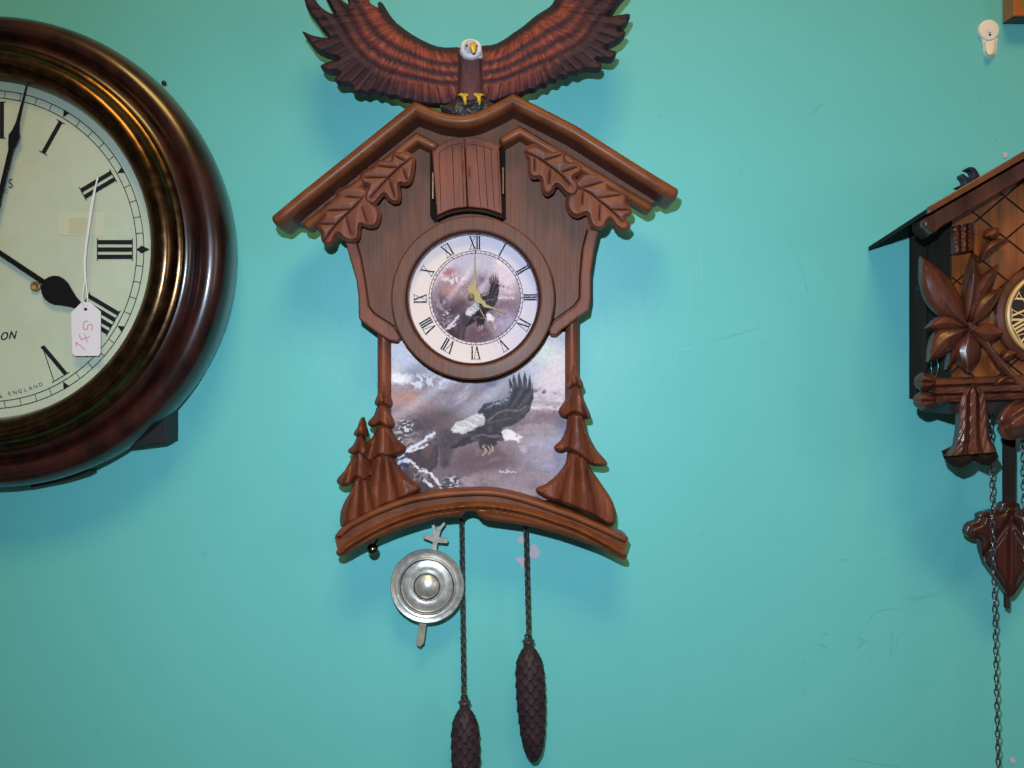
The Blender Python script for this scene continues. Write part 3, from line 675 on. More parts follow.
# ---------------------------------------------------------------- eagle figure (part of the clock)
body = MB()
bh = .058
def eaglebody(X, Y, d):
    return bh+.010*np.sqrt(np.clip(1-((X-470)/13.5)**2, 0, 1))*sstep(0,4,d)+.0010*fbm(X/1.6, Y/3.5, 8)
def ebcol(X, Y, d):
    n_ = fbm(X/1.5, Y/3.2, 14)[:, None]; return lin((72,45,47))*(1-n_)*1.05+lin((98,62,60))*n_
eag = relief('eagle_figure', [(458,50),(470,44),(482,50),(483,70),(484,92),(480,101),(470,104),(461,101),(456.5,92),(458,70)], .046, eaglebody, M['figure'], CK, step=1.0, colf=ebcol)
Ltop = [(461,48),(445,47.5),(432,44.5),(416.5,37),(403,28),(393,19),(386,9),(381,0),(371,-14),(366,-24)]
Lw = [(461,48),(445,47.5),(432,44.5),(416.5,37),(403,28),(393,19),(386.5,9.5),(383.6,4.5),(380,1.5),(377.6,3.6),(378,7.4),(374,5.5),(369,1.3),(366,-8),(362,-22),(356,-16),(349,-9),(347.5,0),(348.6,3.8),(344,1.5),(339,-4),(333,-16),(328,-22),(322,-14),(325,-3),(331,8),(334,14),(327,11.5),(320,6),(315,-1),(309,-13),(303,-19),(300.5,-12),(304.5,0),(307,9),(314,18),(319.5,26),(328.6,37.4),(318,36.6),(310,34.5),(303.5,31.4),(303,33.4),(308,40),(314,48),(325,54),(339,58.4),(331,61),(325,63),(320.4,66),(323,69),(330,71.4),(339,72),(337,75.5),(334.4,79),(338,83),(347,83),(351,85.5),(352,90),(357,92.6),(362,91.5),(367,93.4),(373,91),(378,94.6),(383,93.6),(389,97),(396,96.6),(402,100),(410,100.6),(418,103.6),(428,104.6),(440,105.2),(450,105),(456,102),(459,93),(460,78),(460,60)]
def wingcol(top, fc, sgn):
    topd = crom(top, 4, False)
    def f(X, Y, d):
        dt = dist_to(X, Y, topd)
        an = np.arctan2(Y-fc[1], (X-fc[0])*sgn); rr = np.hypot(X-fc[0], Y-fc[1])
        st = fbm(an*34, rr/16, 17, 4); st2 = fbm(an*60, rr/30, 19, 3)
        far = np.abs(X-471)
        k = 1+sstep(40, 110, far)*.35
        q = dt/k+3.2*(st2-.5)+2.0*(st-.5)
        red = np.tile(lin((118,54,43)), (len(X), 1)); dk = lin((46,32,38))
        drk = np.zeros_like(X)
        drk = np.maximum(drk, sstep(8.0, 4.5, q))
        for cpos, w_, a_ in ((17.5,2.6,.95), (27.3,2.5,1.0), (36.2,2.7,.95)): drk = np.maximum(drk, a_*np.exp(-((q-cpos)/w_)**2)*sstep(172,110,far+0*X)*sstep(5,14,far))
        drk = np.maximum(drk, sstep(38, 57, dt+sstep(70,150,far)*9-14*(st-.5))*.95)
        drk = np.maximum(drk, sstep(100, 130, far-34*(st-.5)-.10*(Y-40))*.96)
        drk = np.maximum(drk, sstep(.46,.70,st)*.75)
        c_ = red*(.75+.7*st2[:, None])
        c_ = blend(c_, sstep(.55,.75,st2)*.35, (188,100,66))
        drk = np.clip(drk, 0, 1)[:, None]
        c_ = c_*(1-drk)+dk*(.72+.7*st2[:, None])*drk
        return np.clip(c_, 0, 1)
    return f
def winghf(top, fc, sgn):
    topd = crom(top, 4, False)
    def f(X, Y, d):
        dt = dist_to(X, Y, topd); an = np.arctan2(Y-fc[1], (X-fc[0])*sgn); far = np.abs(X-471); rr = np.hypot(X-fc[0], Y-fc[1])
        ed = sstep(0, 2.2, d)
        k = 1+sstep(40, 110, far)*.35; q = dt/k
        lay = .0016*(.5+.5*np.cos((q-22.4)/9.4*2*PI))*sstep(44,36,q)*sstep(6,12,q)
        fe = .0020*np.abs(np.sin(an*30))*sstep(34,46,q)+.0014*fbm(an*50, rr/22, 4)+.0010*sstep(46,30,q)*fbm(an*70, rr/14, 9)
        return .046+.009*sstep(0,10,dt)*sstep(78,10,dt)+(lay+fe+.002)*ed+.006*sstep(90,170,far)
    return f
relief('wing', Lw, .040, winghf(Ltop, (420,10), -1), M['figure'], eag, step=1.15, colf=wingcol(Ltop, (420,8), -1), n=3)
Rtop = [(480,47),(493.4,44.5),(504,39.5),(514,32.5),(524.7,25),(536,15.5),(550,6.5),(556,-2),(566,-14),(576,-24)]
Rw = [(480,47),(493.4,44.5),(504,39.5),(514,32.5),(524.7,25),(536,15.5),(550,6.5),(555,-1),(562,-12),(572,-24),(582,-30),(588,-24),(592,-14),(600,-24),(610,-30),(614,-22),(614,-13),(623,-20),(630,-21),(630,-12),(621,-1),(614,9),(607,15.6),(617,15.4),(628,13.6),(630,16),(629,20),(624.6,25.5),(618,30),(624,30.6),(625.4,34),(620,39.5),(612,44),(604.7,47.6),(610,50),(616,51.6),(616,55),(612,58.8),(604,59),(596,58.6),(600.6,63.4),(601.4,68),(596,69.4),(588,69),(581,70.6),(577,73.5),(571,72.6),(566,77),(560,76.4),(556,81),(550,80.4),(546,85.5),(540,85.4),(535,90),(528,90.6),(522,94),(514,95),(506,98),(498,101),(491,102.5),(484,101),(481,92),(480.6,78),(480,60)]
relief('wing', Rw, .040, winghf(Rtop, (518,8), 1), M['figure'], eag, step=1.15, colf=wingcol(Rtop, (518,6), 1), n=3)
# head: white ruff, grey brow, yellow beak, eyes
hp = crom([(460.5,48),(461.5,43),(465,40),(470.5,38.8),(476,40),(480,43),(481.5,48.5),(482.4,54),(479.6,57.6),(477.6,59),(475.6,61.6),(473.4,60),(471,62.4),(468.6,60.2),(466.4,60.6),(464.6,57.4),(461.6,56),(459.6,52)], 2)
def hhf(X, Y, d):
    r = np.hypot((X-471)/11.5, (Y-49)/11.5); return .066+.012*np.sqrt(np.clip(1-r**2, 0, 1))+.0012*fbm(np.arctan2(Y-47, X-471)*9, r*2, 3)
def hcol(X, Y, d):
    a = np.arctan2(Y-46, X-471); r = np.hypot(X-471, Y-47); n_ = fbm(a*10, r/5, 6)
    c_ = np.tile(lin((158,162,174)), (len(X), 1))*(.75+.4*n_[:, None])
    c_ = blend(c_, sstep(5.5, 9, r), (238,240,244)); c_ = blend(c_, sstep(3.4, 2.2, np.hypot(X-471, (Y-43.4)*1.3)), (196,192,176))
    for ex in (466.6, 476.6): c_ = blend(c_, sstep(1.5,.9,np.hypot(X-ex, Y-46)), (40,34,34))
    return c_
hd = relief('head', hp, .055, hhf, M['figure'], eag, step=.8, colf=hcol, smooth_poly=False)
mb = MB(); mb.tube([W(472.6,44.5,.075), W(472.8,45.5,.082), W(473,48,.0865), W(473.2,51.5,.0860), W(473.2,53.6,.083)], [.0016,.0027,.0028,.0018,.0005], 12)
mb.build('beak', M['yellow'], eag, smooth=60)
for fx in (464.5, 478.6):
    mb = MB(); b0 = W(fx, 97, .066)
    mb.ball(b0, .0021)
    for dx, dy in ((-6,-3.2), (-.5,-3.6), (5,-3)):
        mb.tube([b0, W(fx+dx*.6, 97+dy*.9, .0685), W(fx+dx, 97+dy+1.2, .066)], [.0014,.0012,.0005], 7)
    mb.tube([b0, W(fx+.6, 101, .069), W(fx+1, 105, .067)], [.0017,.0014,.0005], 7)
    mb.build('talon', M['yellow'], eag, smooth=60)
def rkh(X, Y, d): return .056+.007*fbm(X/6, Y/5, 4)+.004*sstep(0,4,d)
relief('rock_perch', [(440,106),(450,104),(460,98),(471,96),(482,98),(492,103),(499,106),(492,112),(482,118),(470,120),(455,118),(446,113)], .046, rkh,
       mat('dark_rock_paint', (.018,.022,.022), .5)[0], eag, step=1.6)

# ================================================================ PENDULUM
PN = thing('pendulum', 'round silvery pendulum disc with a cross bar hanging below the base of the middle clock', 'pendulum', W(427.5, 585, .018))
c = W(427.5, 585, .018); f_ = S*(D-.018)/D
prof = [(0,.0125),(36.2,.0125),(36.9,.0150),(36.7,.0168),(35.6,.0176),(33.6,.0172),(31.5,.0154),(29.4,.0150),(28.4,.0178),(27.4,.0182),(26.4,.0158),(25.6,.0148),(22,.0160),(18,.0168),(15.4,.0160),(14.4,.0188),(13.6,.0188),(12.8,.0160),(11.5,.0176),(9,.0192),(6,.0204),(3,.0211),(.1,.0213)]
mb = MB(); mb.lathe(c, [(r*f_, h) for r, h in prof], 96); bob = mb.build('bob', M['silver'], PN, smooth=50)
for r_, h_ in ((26.2,.0166), (12.9,.0166), (31.8,.0160)):
    mb = MB(); mb.lathe(c, [((r_-.4)*f_, h_), ((r_-.25)*f_, h_+.0006), ((r_+.25)*f_, h_+.0006), ((r_+.4)*f_, h_)], 96); mb.build('ring_line', M['tin'] if r_ > 30 else M['ballm'], bob, smooth=50)
mb = MB()
mb.prism([(431.5,551),(433.4,540.6),(423.5,536.8),(424,532.6),(433.6,535.2),(433,527),(432,524),(435.2,523.6),(436.4,530),(441.5,524),(444.6,520.8),(446,522.6),(441.6,528.6),(439.6,535.8),(448.6,538),(448,542),(438.4,541.4),(436.8,551)], .0118, .0132)
mb.prism([(420.4,619),(427.4,620),(424.6,640.6),(420.6,645),(416.6,642)], .0118, .0132)
mb.prism([(431.6,550),(437,550.6),(427.4,621),(420.6,620)], .0110, .0123)
mb.build('rod', M['tin'], PN, bevel=.0002)
PN.location.y -= .006

# ================================================================ CHAINS
def chain(name, p0, p1, h0, h1, link_px, wpx, m, label, group, twist=0.0, wire=.0008):
    a = W(*p0, h0); b_ = W(*p1, h1); L = (b_-a).length; d = (b_-a)/L
    x_ = Vector((1,0,0)); x_ = (x_-d*x_.dot(d)).normalized(); y_ = d.cross(x_)
    pitch = link_px*S; n = int(L/pitch); mb = MB()
    for i in range(n):
        c_ = a+d*(i+.5)*L/n; ang = (PI/4 if i % 2 else -PI/4)+twist*i+random.uniform(-.12,.12); u = x_*math.cos(ang)+y_*math.sin(ang)
        hl = pitch*.5+wire*1.35; hw = wpx*S/2-wire
        pts = []
        for j in range(12):
            t_ = 2*PI*j/12; sx = math.copysign(abs(math.cos(t_))**.8, math.cos(t_)); pts.append(c_+u*hw*sx+d*hl*math.sin(t_))
        K = 6; n0 = len(mb.v); w3 = u.cross(d)
        for j in range(12):
            p = pts[j]; r_ = (p-c_).normalized()
            for q in range(K):
                aa = 2*PI*q/K; mb.v.append(p+(r_*math.cos(aa)+w3*math.sin(aa))*wire)
        for j in range(12):
            for q in range(K):
                A = n0+j*K+q; B = n0+j*K+(q+1) % K; C_ = n0+((j+1) % 12)*K+(q+1) % K; E = n0+((j+1) % 12)*K+q
                mb.f.append((A, B, C_, E))
    o = mb.build(name, m, smooth=80); tag(o, label, 'chain', group); return o
chain('weight_chain', (461.6,520), (463.8,704), .0115, .022, 4.6, 6.4, M['chain'], 'dark link chain passing behind the pendulum disc, holding the lower pinecone', 'chains of the middle clock')
chain('weight_chain', (525.6,520), (528.8,641), .020, .022, 4.6, 6.4, M['chain'], 'dark link chain in front of the chipped wall paint, holding the higher pinecone', 'chains of the middle clock')
chain('weight_chain', (990,405), (999,800), .045, .045, 6.4, 4.8, M['steel'], 'long steel chain hanging from the log carving of the right clock', 'chains of the right clock', wire=.00072)
chain('weight_chain', (1022,420), (1024.5,560), .045, .045, 6.4, 4.8, M['steel'], 'short steel chain at the right picture edge, beside the leaf pendulum rod', 'chains of the right clock', wire=.00072)

# ================================================================ PINECONES
def cone(top, bot, rmax, label):
    h = .024; a = W(*top, h); b_ = W(*bot, h); L = (b_-a).length; d = (b_-a)/L; f0 = S*(D-h)/D
    x_ = Vector((1,0,0)); x_ = (x_-d*x_.dot(d)).normalized(); y_ = d.cross(x_)
    root = thing('pinecone_weight', label, 'clock weight', a, 'pinecone weights of the middle clock')
    mb = MB(); nu, nv = 120, 200; cols = []
    rows = 19; per = 8
    for i in range(nv+1):
        t_ = i/nv
        r = float(np.interp(t_, [0,.03,.085,.14,.19,.3,.45,.6,.77,.88,.94,.98,1], [.38,.56,.79,.91,.97,1,1,.94,.82,.66,.48,.26,.0]))
        for j in range(nu):
            a_ = j/nu
            # staggered overlapping scales
            v = t_*rows; best = 0; 
            for k in (math.floor(v)-1, math.floor(v), math.floor(v)+1):
                off = .5*(k % 2); u = a_*per+off; uu = u-math.floor(u)-.5; vv = v-k
                # scale k spans v from k to k+1.5, pointed at the bottom
                if 0 <= vv <= 1.55:
                    wdt = .56*math.sqrt(max(0, 1-(vv/1.55)**2.6))+1e-3
                    e = max(0, 1-(uu/wdt)**2)
                    if e > 0: best = max(best, (e**.45)*(.45+.55*vv/1.55))
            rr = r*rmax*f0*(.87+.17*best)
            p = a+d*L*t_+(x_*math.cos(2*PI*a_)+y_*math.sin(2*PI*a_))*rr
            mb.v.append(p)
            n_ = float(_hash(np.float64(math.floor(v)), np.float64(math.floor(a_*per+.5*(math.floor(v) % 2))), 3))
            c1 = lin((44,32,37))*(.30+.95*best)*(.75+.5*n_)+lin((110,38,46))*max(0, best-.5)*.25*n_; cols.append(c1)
    for i in range(nv):
        for j in range(nu):
            A = i*nu+j; B = i*nu+(j+1) % nu; mb.f.append((A, B, B+nu, A+nu))
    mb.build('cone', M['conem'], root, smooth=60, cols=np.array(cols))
    mb = MB(); mb.tube([a-d*.0068, a-d*.0060, a-d*.003, a+d*.002, a+d*.004], [5.8*f0,6.4*f0,4.6*f0,6.2*f0,5*f0], 20); mb.build('cap', mat('cap_dark', (.03,.022,.026), .45)[0], root, smooth=50)
    mb = MB(); cc_ = a-d*.0095; pts = [cc_+x_*math.cos(q*PI/8)*.0026+d*math.sin(q*PI/8)*.0034 for q in range(17)]; mb.tube(pts, .0008, 8, False); mb.build('hook_ring', M['chain'], root, smooth=60)
cone((464.6,709), (467.2,826), 14.6, 'lower dark reddish pinecone weight, cut off by the bottom edge of the picture')
cone((528.6,648), (534,762.5), 14.9, 'higher dark pinecone weight, hanging whole on the chain right of the pendulum')

# ================================================================ LEFT ROUND CLOCK
LC = WW(20, 258.6, 0)
LK = thing('wall_clock', 'large round wall clock on the left with glossy dark mahogany surround and cream dial', 'wall clock', LC)
def px(r): return r*S
mb = MB(); mb.lathe(LC, [(px(215),.000),(px(219),.004),(px(222.5),.018),(px(224),.030),(px(223.4),.036),(px(221.5),.0425),(px(217.5),.0480),(px(211.5),.0515),(px(206),.0520),(px(202),.0505),(px(199.5),.0470),(px(197.5),.0462),(px(196.6),.0490),(px(193),.0530),(px(188.5),.0550),(px(186),.0545),(px(184),.045)], 200)
mb.build('surround', M['mahog'], LK, smooth=40)
mb = MB(); mb.lathe(LC, [(px(189.5),.052),(px(189.5),.0560),(px(187),.0580),(px(184.5),.0585),(px(182.5),.0620),(px(180),.0655),(px(177),.0672),(px(172),.0680),(px(167),.0668),(px(163),.0635),(px(161),.0620),(px(159),.0560),(px(157.2),.0490),(px(157),.045)], 200)
mb.build('bezel', M['brass'], LK, smooth=50)
mb = MB(); 
f5 = (D-.05)/D
def LP(px_, py_): return (px_, py_)
mb.prism([(20,330),(160,330),(166.5,412),(166.5,443),(110,450),(50,457)], .0, .026); mb.build('back_box', M['blackw'], LK, bevel=.001)
mb = MB(); mb.prism([(30,481),(88,470),(89.5,474),(66,481),(30,488)], .004, .018); mb.build('bottom_latch', M['blackw'], LK, bevel=.0008)
mb = MB(); mb.ball(W(164,83,.012), .0022); mb.build('side_hook', M['blackw'], LK, smooth=50)
lc_c = (-15.7, 249.5); LH = .0500
def ldcol(X, Y):
    n_ = fbm(X/30, Y/30, 51)[:, None]; n2 = fbm(X/7, Y/7, 57)[:, None]
    c_ = lin((168,182,162))*(1-n_)+lin((178,192,174))*n_
    c_ = c_*(.96+.08*n2)
    return blend(c_, sstep(1,.4,np.hypot((X-22)/26, (Y-172)/12))*.12, (190,170,110))
ldial = ringgrid(*lc_c, 169, LH, ldcol, 50, 200, 'dial', LK, M['dialw'])
fl = S*(D-LH)/D; DX = (-11., .972)
def wp(pts): return [(DX[0]+(p[0]-lc_c[0])*DX[1], p[1]) for p in pts]
mb = MB()
for r_ in (152, 159.3):
    for k in range(240):
        qs = [(lc_c[0]+rr_*math.cos(q*PI/120), lc_c[1]+rr_*math.sin(q*PI/120)) for rr_, q in ((r_-.42,k),(r_+.42,k),(r_+.42,k+1),(r_-.42,k+1))]
        mb.quadpx(wp(qs), LH+.0003)
for i in range(60):
    a = i*PI/30-PI/2; u = Vector((math.cos(a), math.sin(a))); n_ = Vector((-u.y, u.x)); c0 = Vector(lc_c)
    if i % 5: mb.quadpx(wp([c0+u*152-n_*.35, c0+u*159-n_*.35, c0+u*159+n_*.35, c0+u*152+n_*.35]), LH+.00035)
    elif i % 15 == 0: mb.quadpx(wp([c0+u*151.5, c0+u*157-n_*4, c0+u*165.5, c0+u*157+n_*4]), LH+.00037)
    else: mb.quadpx(wp([c0+u*152.4, c0+u*159.8-n_*3.5, c0+u*159.8+n_*3.5]), LH+.00037)
mb.build('minute_track', M['ink'], ldial)
mb = MB(); R12L = list(R12); R12L[4] = 'IIII'
for i, r_ in enumerate(R12L): put(mb, [wp(q_) for q_ in roman(r_, *lc_c, i*30, 111, 148, 17, 4.4, .9, 2.9, 5.0 if r_ == 'I' else 3.6)], LH+.0004)
mb.build('numerals', M['ink'], ldial)
def text(s, px_, py_, size_px, h, m, parent, rot=0, shear=0, sx=1.0, name='lettering'):
    cu = bpy.data.curves.new('t', 'FONT'); cu.body = s; cu.size = 1; cu.align_x = 'CENTER'; cu.align_y = 'CENTER'; cu.shear = shear
    ob = bpy.data.objects.new('t', cu); COL.objects.link(ob); bpy.context.view_layer.update()
    me = bpy.data.meshes.new_from_object(ob.evaluated_get(bpy.context.evaluated_depsgraph_get()))
    bpy.data.objects.remove(ob); mb = MB()
    ca, sa = math.cos(rot), math.sin(rot); k = size_px/.73
    vs = []
    for v in me.vertices:
        u, w_ = v.co.x*k*sx, -v.co.y*k; vs.append(W(px_+u*ca-w_*sa, py_+u*sa+w_*ca, h))
    mb.add(vs, [tuple(p.vertices) for p in me.polygons]); bpy.data.meshes.remove(me); return mb
L_ = None
def addt(*a, **k):
    q = text(*a, **k); L_.add(q.v, q.f)
L_ = MB(); addt('S', 10.6, 184, 9.5, LH+.0004, None, None, sx=.85); L_.build('lettering', M['ink'], ldial)
L_ = MB(); addt('C', 6.2, 191.5, 4, LH+.0004, None, None, rot=.1); L_.build('lettering', M['ink'], ldial)
L_ = MB()
for q in (0, .45):
    addt('O', 3.2+q, 336.4, 8.2, LH+.0004+q*1e-5, None, None, shear=.35, sx=.82); addt('N', 11.6+q, 335.4, 8.2, LH+.00041+q*1e-5, None, None, shear=.35, sx=.85, rot=-.05)
L_.build('lettering', M['ink'], ldial)
L_ = MB()
for i, ch in enumerate('L ENGLAND'):
    if ch == ' ': continue
    a = math.atan2(387.8-249.5, 42+15.7)+math.radians((8-i)*2.12); r_ = 149.8-3.4
    addt(ch, lc_c[0]+r_*math.cos(a), lc_c[1]+r_*math.sin(a), 3.9, LH+.0004, None, None, rot=a-PI/2, sx=1.05)
L_.build('lettering', M['ink'], ldial)
mb = MB(); mb.quadpx([(58,213),(104,212.4),(105,236),(58.6,235)], LH+.00025); mb.build('tape_residue', M['tape'], ldial)
mb = MB(); mb.quadpx([(69,218),(88,217.6),(88,234),(69,234)], LH+.00028); mb.build('tape_stain', mat('tape_stain', (.42,.45,.32), .5)[0], ldial)
mb = MB(); kc = W(36.6,286.6,LH); mb.lathe(kc, [(4.9*fl,LH),(4.9*fl,LH+.0022),(3.9*fl,LH+.0028),(3.0*fl,LH+.0018),(1,LH+.0016) if 0 else (.1*fl,LH+.0006)], 32); mb.build('winding_hole', M['gold'], ldial, smooth=50)
# hands
hc = (-12, 245)
def along(c0, c1, pts):   # pts (along px, half width)
    u = Vector((c1[0]-c0[0], c1[1]-c0[1])); L = u.length; u /= L; n_ = Vector((-u.y, u.x)); c0 = Vector(c0)
    A = [tuple(c0+u*s_+n_*w_) for s_, w_ in pts]; B = [tuple(c0+u*s_-n_*w_) for s_, w_ in reversed(pts)]
    return A+B
o = handmesh('minute_hand', along(hc, (26.8,84), [(-8,3),(0,5),(8,3.1),(60,2.7),(98,2.9),(104,4.6),(112,6.0),(118,3.6),(126,2.0),(150,1.2),(165,.7)]), .0546, .0008, M['black'], LK)
o = handmesh('hour_hand', along(hc, (57,291), [(-8,3),(0,5.5),(8,2.6),(40,2.5),(66,2.6),(68,7),(71,10.5),(76,13.4),(82,14.0),(88,12.8),(94,9.6),(102,6.0),(110,3.6),(113,3.0)]), .0532, .0008, M['black'], LK)
mb = MB(); mb.lathe(W(*hc,.055), [(5*fl,.0505),(5*fl,.0562),(2*fl,.0575),(.1*fl,.0576)], 24); mb.build('hand_collet', M['brass'], LK, smooth=50)
# price tag
PT = thing('price_tag', 'small white price tag reading 145 in pink, on string over the cream dial', 'price tag', W(86, 330, .0575))
hh = .0572
mb = MB(); mb.prism([(71,312.5),(81.5,302.4),(89.5,301.8),(100.8,311.6),(100.4,353),(98.4,355.8),(75,356),(72.2,353.4)], hh, hh+.0004); card = mb.build('card', M['tagm'], PT)
mb = MB(); mb.lathe(W(86,309,hh), [(.05*fl,hh+.00055),(1.7*fl,hh+.00055)], 20); mb.build('punched_hole', M['ink'], PT)
mb = MB()
def z(p): return [(30+x/7.68, 260+y/7.68) for x, y in p]
for q, s_ in enumerate(([(350,630),(378,650),(425,690)], [(352,632),(358,660)], [(378,572),(392,612),(458,588)], [(418,566),(440,632)],
           [(412,478),(408,520),(418,534),(440,530),(444,500),(470,492),(480,512),(474,538)], [(412,478),(446,466)])):
    stroke(mb, z(s_), .9, hh+.0006+q*1e-5)
mb.build('handwriting', M['pink'], PT)
mb = MB()
mb.tube([W(97.4,178,.0508), W(95,190,.053), W(92.5,205,.0555), W(89.5,225,.058), W(86.6,245,.059), W(85.2,262,.059), W(85.6,278,.0588), W(87.0,292,.0585), W(87.6,300,.0583), W(86.4,308,.0580)], .00062, 7)
mb.tube([W(97.8,178,.0508), W(93.8,192,.053), W(91.0,206,.0555), W(88,228,.058), W(85.5,246,.059), W(84.0,262,.059), W(84.8,280,.0588), W(83.2,292,.0585), W(82.6,300,.0583), W(85.6,308,.0580)], .00062, 7)
mb.build('string', M['string'], PT, smooth=60)

# ================================================================ RIGHT CHALET CLOCK
AX = 1050   # axis read at the front plane
RK = thing('chalet_clock', 'chalet cuckoo clock at the right picture edge with amber quilted front and glossy carved leaves', 'cuckoo clock', W(1030, 395, .03))
# everything mirrored about the axis in world x
def mir(pts, h, ax=AX):
    return [(2*ax-x, y) for x, y in pts][::-1]
# body box: world x of left side
xl = W(950, 300, .070).x; xr = 2*W(AX, 300, .07).x-xl
zt = W(950, 214, .07).z; zb = W(950, 400, .07).z
zpk = W(AX, 150, .07).z
mb = MB()
fr = [Vector((xl,-.069,zb)), Vector((xr,-.069,zb)), Vector((xr,-.069,zt)), Vector(((xl+xr)/2,-.069,zpk)), Vector((xl,-.069,zt))]
mb.add(fr+[Vector((v.x, -.001, v.z)) for v in fr], [(0,1,2,3,4),(9,8,7,6,5)]+[(i, i+5, (i+1) % 5+5, (i+1) % 5) for i in range(5)])
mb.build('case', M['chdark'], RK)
mb = MB(); fr2 = [Vector((v.x+(.0012 if i in (0,4) else -.0012 if i in (1,2) else 0), 0, v.z)) for i, v in enumerate(fr)]
mb.add([Vector((v.x,-.0712,v.z)) for v in fr2]+[Vector((v.x,-.0692,v.z)) for v in fr2], [(0,1,2,3,4),(9,8,7,6,5)]+[(i, i+5, (i+1) % 5+5, (i+1) % 5) for i in range(5)])
front = mb.build('front_panel', M['orange'], RK)
g = MB()
gp = [(952,398),(952,225),(AX,158),(2*AX-952,225),(2*AX-952,398)]; cnt_ = 0
for k in range(-6, 10):
    for sl, y0 in ((-.85, 195+43.5*k), (.80, 198+41*k)):
        seg = []
        for x in np.arange(952, 2*AX-952, 1.5):
            y = y0+sl*(x-1006.7)
            if inside(np.array([x]), np.array([y]), gp)[0]: seg.append((x, y))
        if len(seg) > 2: cnt_ += 1; stroke(g, [seg[0], seg[-1]], 1.7, .0714+cnt_*4e-6)
g.build('quilt_groove', M['groove'], front)
# side boards and latch
mb = MB()
for zz in (.30, .62): pass
cx_ = xl-.0006
for (yy, z0, z1) in ((-.035, zb+.004, zt-.02),):
    mb.box((cx_-.0004, yy-.0006, z0), (cx_, yy+.0006, z1))
mb.build('side_groove', M['groove'], RK)
mb = MB(); c = W(926,287,.030); c.x = xl-.004
mb.tube([c+Vector((.004,0,0)), c, c+Vector((0,-.002,.005)), c+Vector((0,-.006,.007))], .0016, 8); mb.ball(c+Vector((-.0005,0,-.001)), .0030)
mb.build('side_latch', M['black'], RK, smooth=60)
mb = MB(); c = W(941,367,.052); c.x = xl-.002
mb.tube([c+Vector((0-.001, math.cos(q*PI/8)*.0058, math.sin(q*PI/8)*.0085)) for q in range(17)], .0006, 6, False); mb.build('latch_loop', M['teal_wire'], RK, smooth=60)
# roof slabs
def roofslab(sgn):
    # wall tip, front tip, ridge
    tip = WW(868, 247, 0); ridge_z = W(AX, 136.5, .10).z; axx = W(AX, 140, .10).x
    ftip = W(927, 208.6, .10)
    def X(x): return x if sgn > 0 else 2*axx-x
    vs = []
    for dz in (0, -.0038):
        vs += [Vector((X(tip.x), -.001, tip.z+.0+dz)), Vector((X(ftip.x), -.100, ftip.z+dz)), Vector((axx, -.100, ridge_z+dz)), Vector((axx, -.001, ridge_z-.012+dz))]
    mb = MB(); mb.add(vs, [(0,1,2,3),(7,6,5,4),(0,4,5,1),(1,5,6,2),(2,6,7,3),(3,7,4,0)])
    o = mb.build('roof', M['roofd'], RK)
    e = MB(); a = [ftip, Vector((axx, 0, ridge_z))]
    vs = []
    for yy in (-.0995, -.1035):
        vs += [Vector((X(ftip.x)-.0003*sgn, yy, ftip.z+.0008)), Vector((axx, yy, ridge_z+.0008)), Vector((axx, yy, ridge_z-.0052)), Vector((X(ftip.x)-.0003*sgn, yy, ftip.z-.0046))]
    e.add(vs, [(0,1,2,3),(7,6,5,4),(0,4,5,1),(1,5,6,2),(2,6,7,3),(3,7,4,0)]); e.build('roof_edge', M['roofe'], o, bevel=.0005)
    e = MB(); d0 = Vector((axx-X(ftip.x), 0, ridge_z-ftip.z)); 
    p0 = Vector((X(ftip.x), 0, ftip.z))+d0*.02
    prof = [(-.0085,.0), (-.0195,.0)]
    pts = [p0+Vector((0,0,-.007)), Vector((axx,0,ridge_z-.0075)), Vector((axx,0,ridge_z-.0215)), Vector((p0.x+d0.x*.135,0,p0.z+d0.z*.135-.0215)), Vector((p0.x+d0.x*.075,0,p0.z+d0.z*.075-.0235)), Vector((p0.x+d0.x*.0,0,p0.z-.013))]
    e.add([Vector((p.x,-.0930,p.z)) for p in pts]+[Vector((p.x,-.084,p.z)) for p in pts], [tuple(range(6)), tuple(range(11,5,-1))]+[(i, i+6, (i+1) % 6+6, (i+1) % 6) for i in range(6)])
    e.build('barge_board', M['chalet'], o, bevel=.001)
    e = MB(); e.add([Vector((X(W(947,1,.08).x),-.072,0))*0+Vector((p.x, y_, p.z-.001)) for y_ in (-.0835,-.0722) for p in pts], [tuple(range(6)), tuple(range(11,5,-1))]+[(i, i+6, (i+1) % 6+6, (i+1) % 6) for i in range(6)])
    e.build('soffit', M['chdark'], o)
roofslab(1); roofslab(-1)
# blue-black finial carving on roof
mb = MB(); mb.prism(crom([(958,187),(962,184.6),(966,186),(965,181),(961.6,176),(963,173.4),(968,177),(974,176.6),(972,171),(967,169),(969,167),(974.6,167.6),(978,172),(980,177),(975,181),(966,188)], 3), .050, .058)
mb.build('roof_ornament', M['bluebk'], RK, bevel=.001)

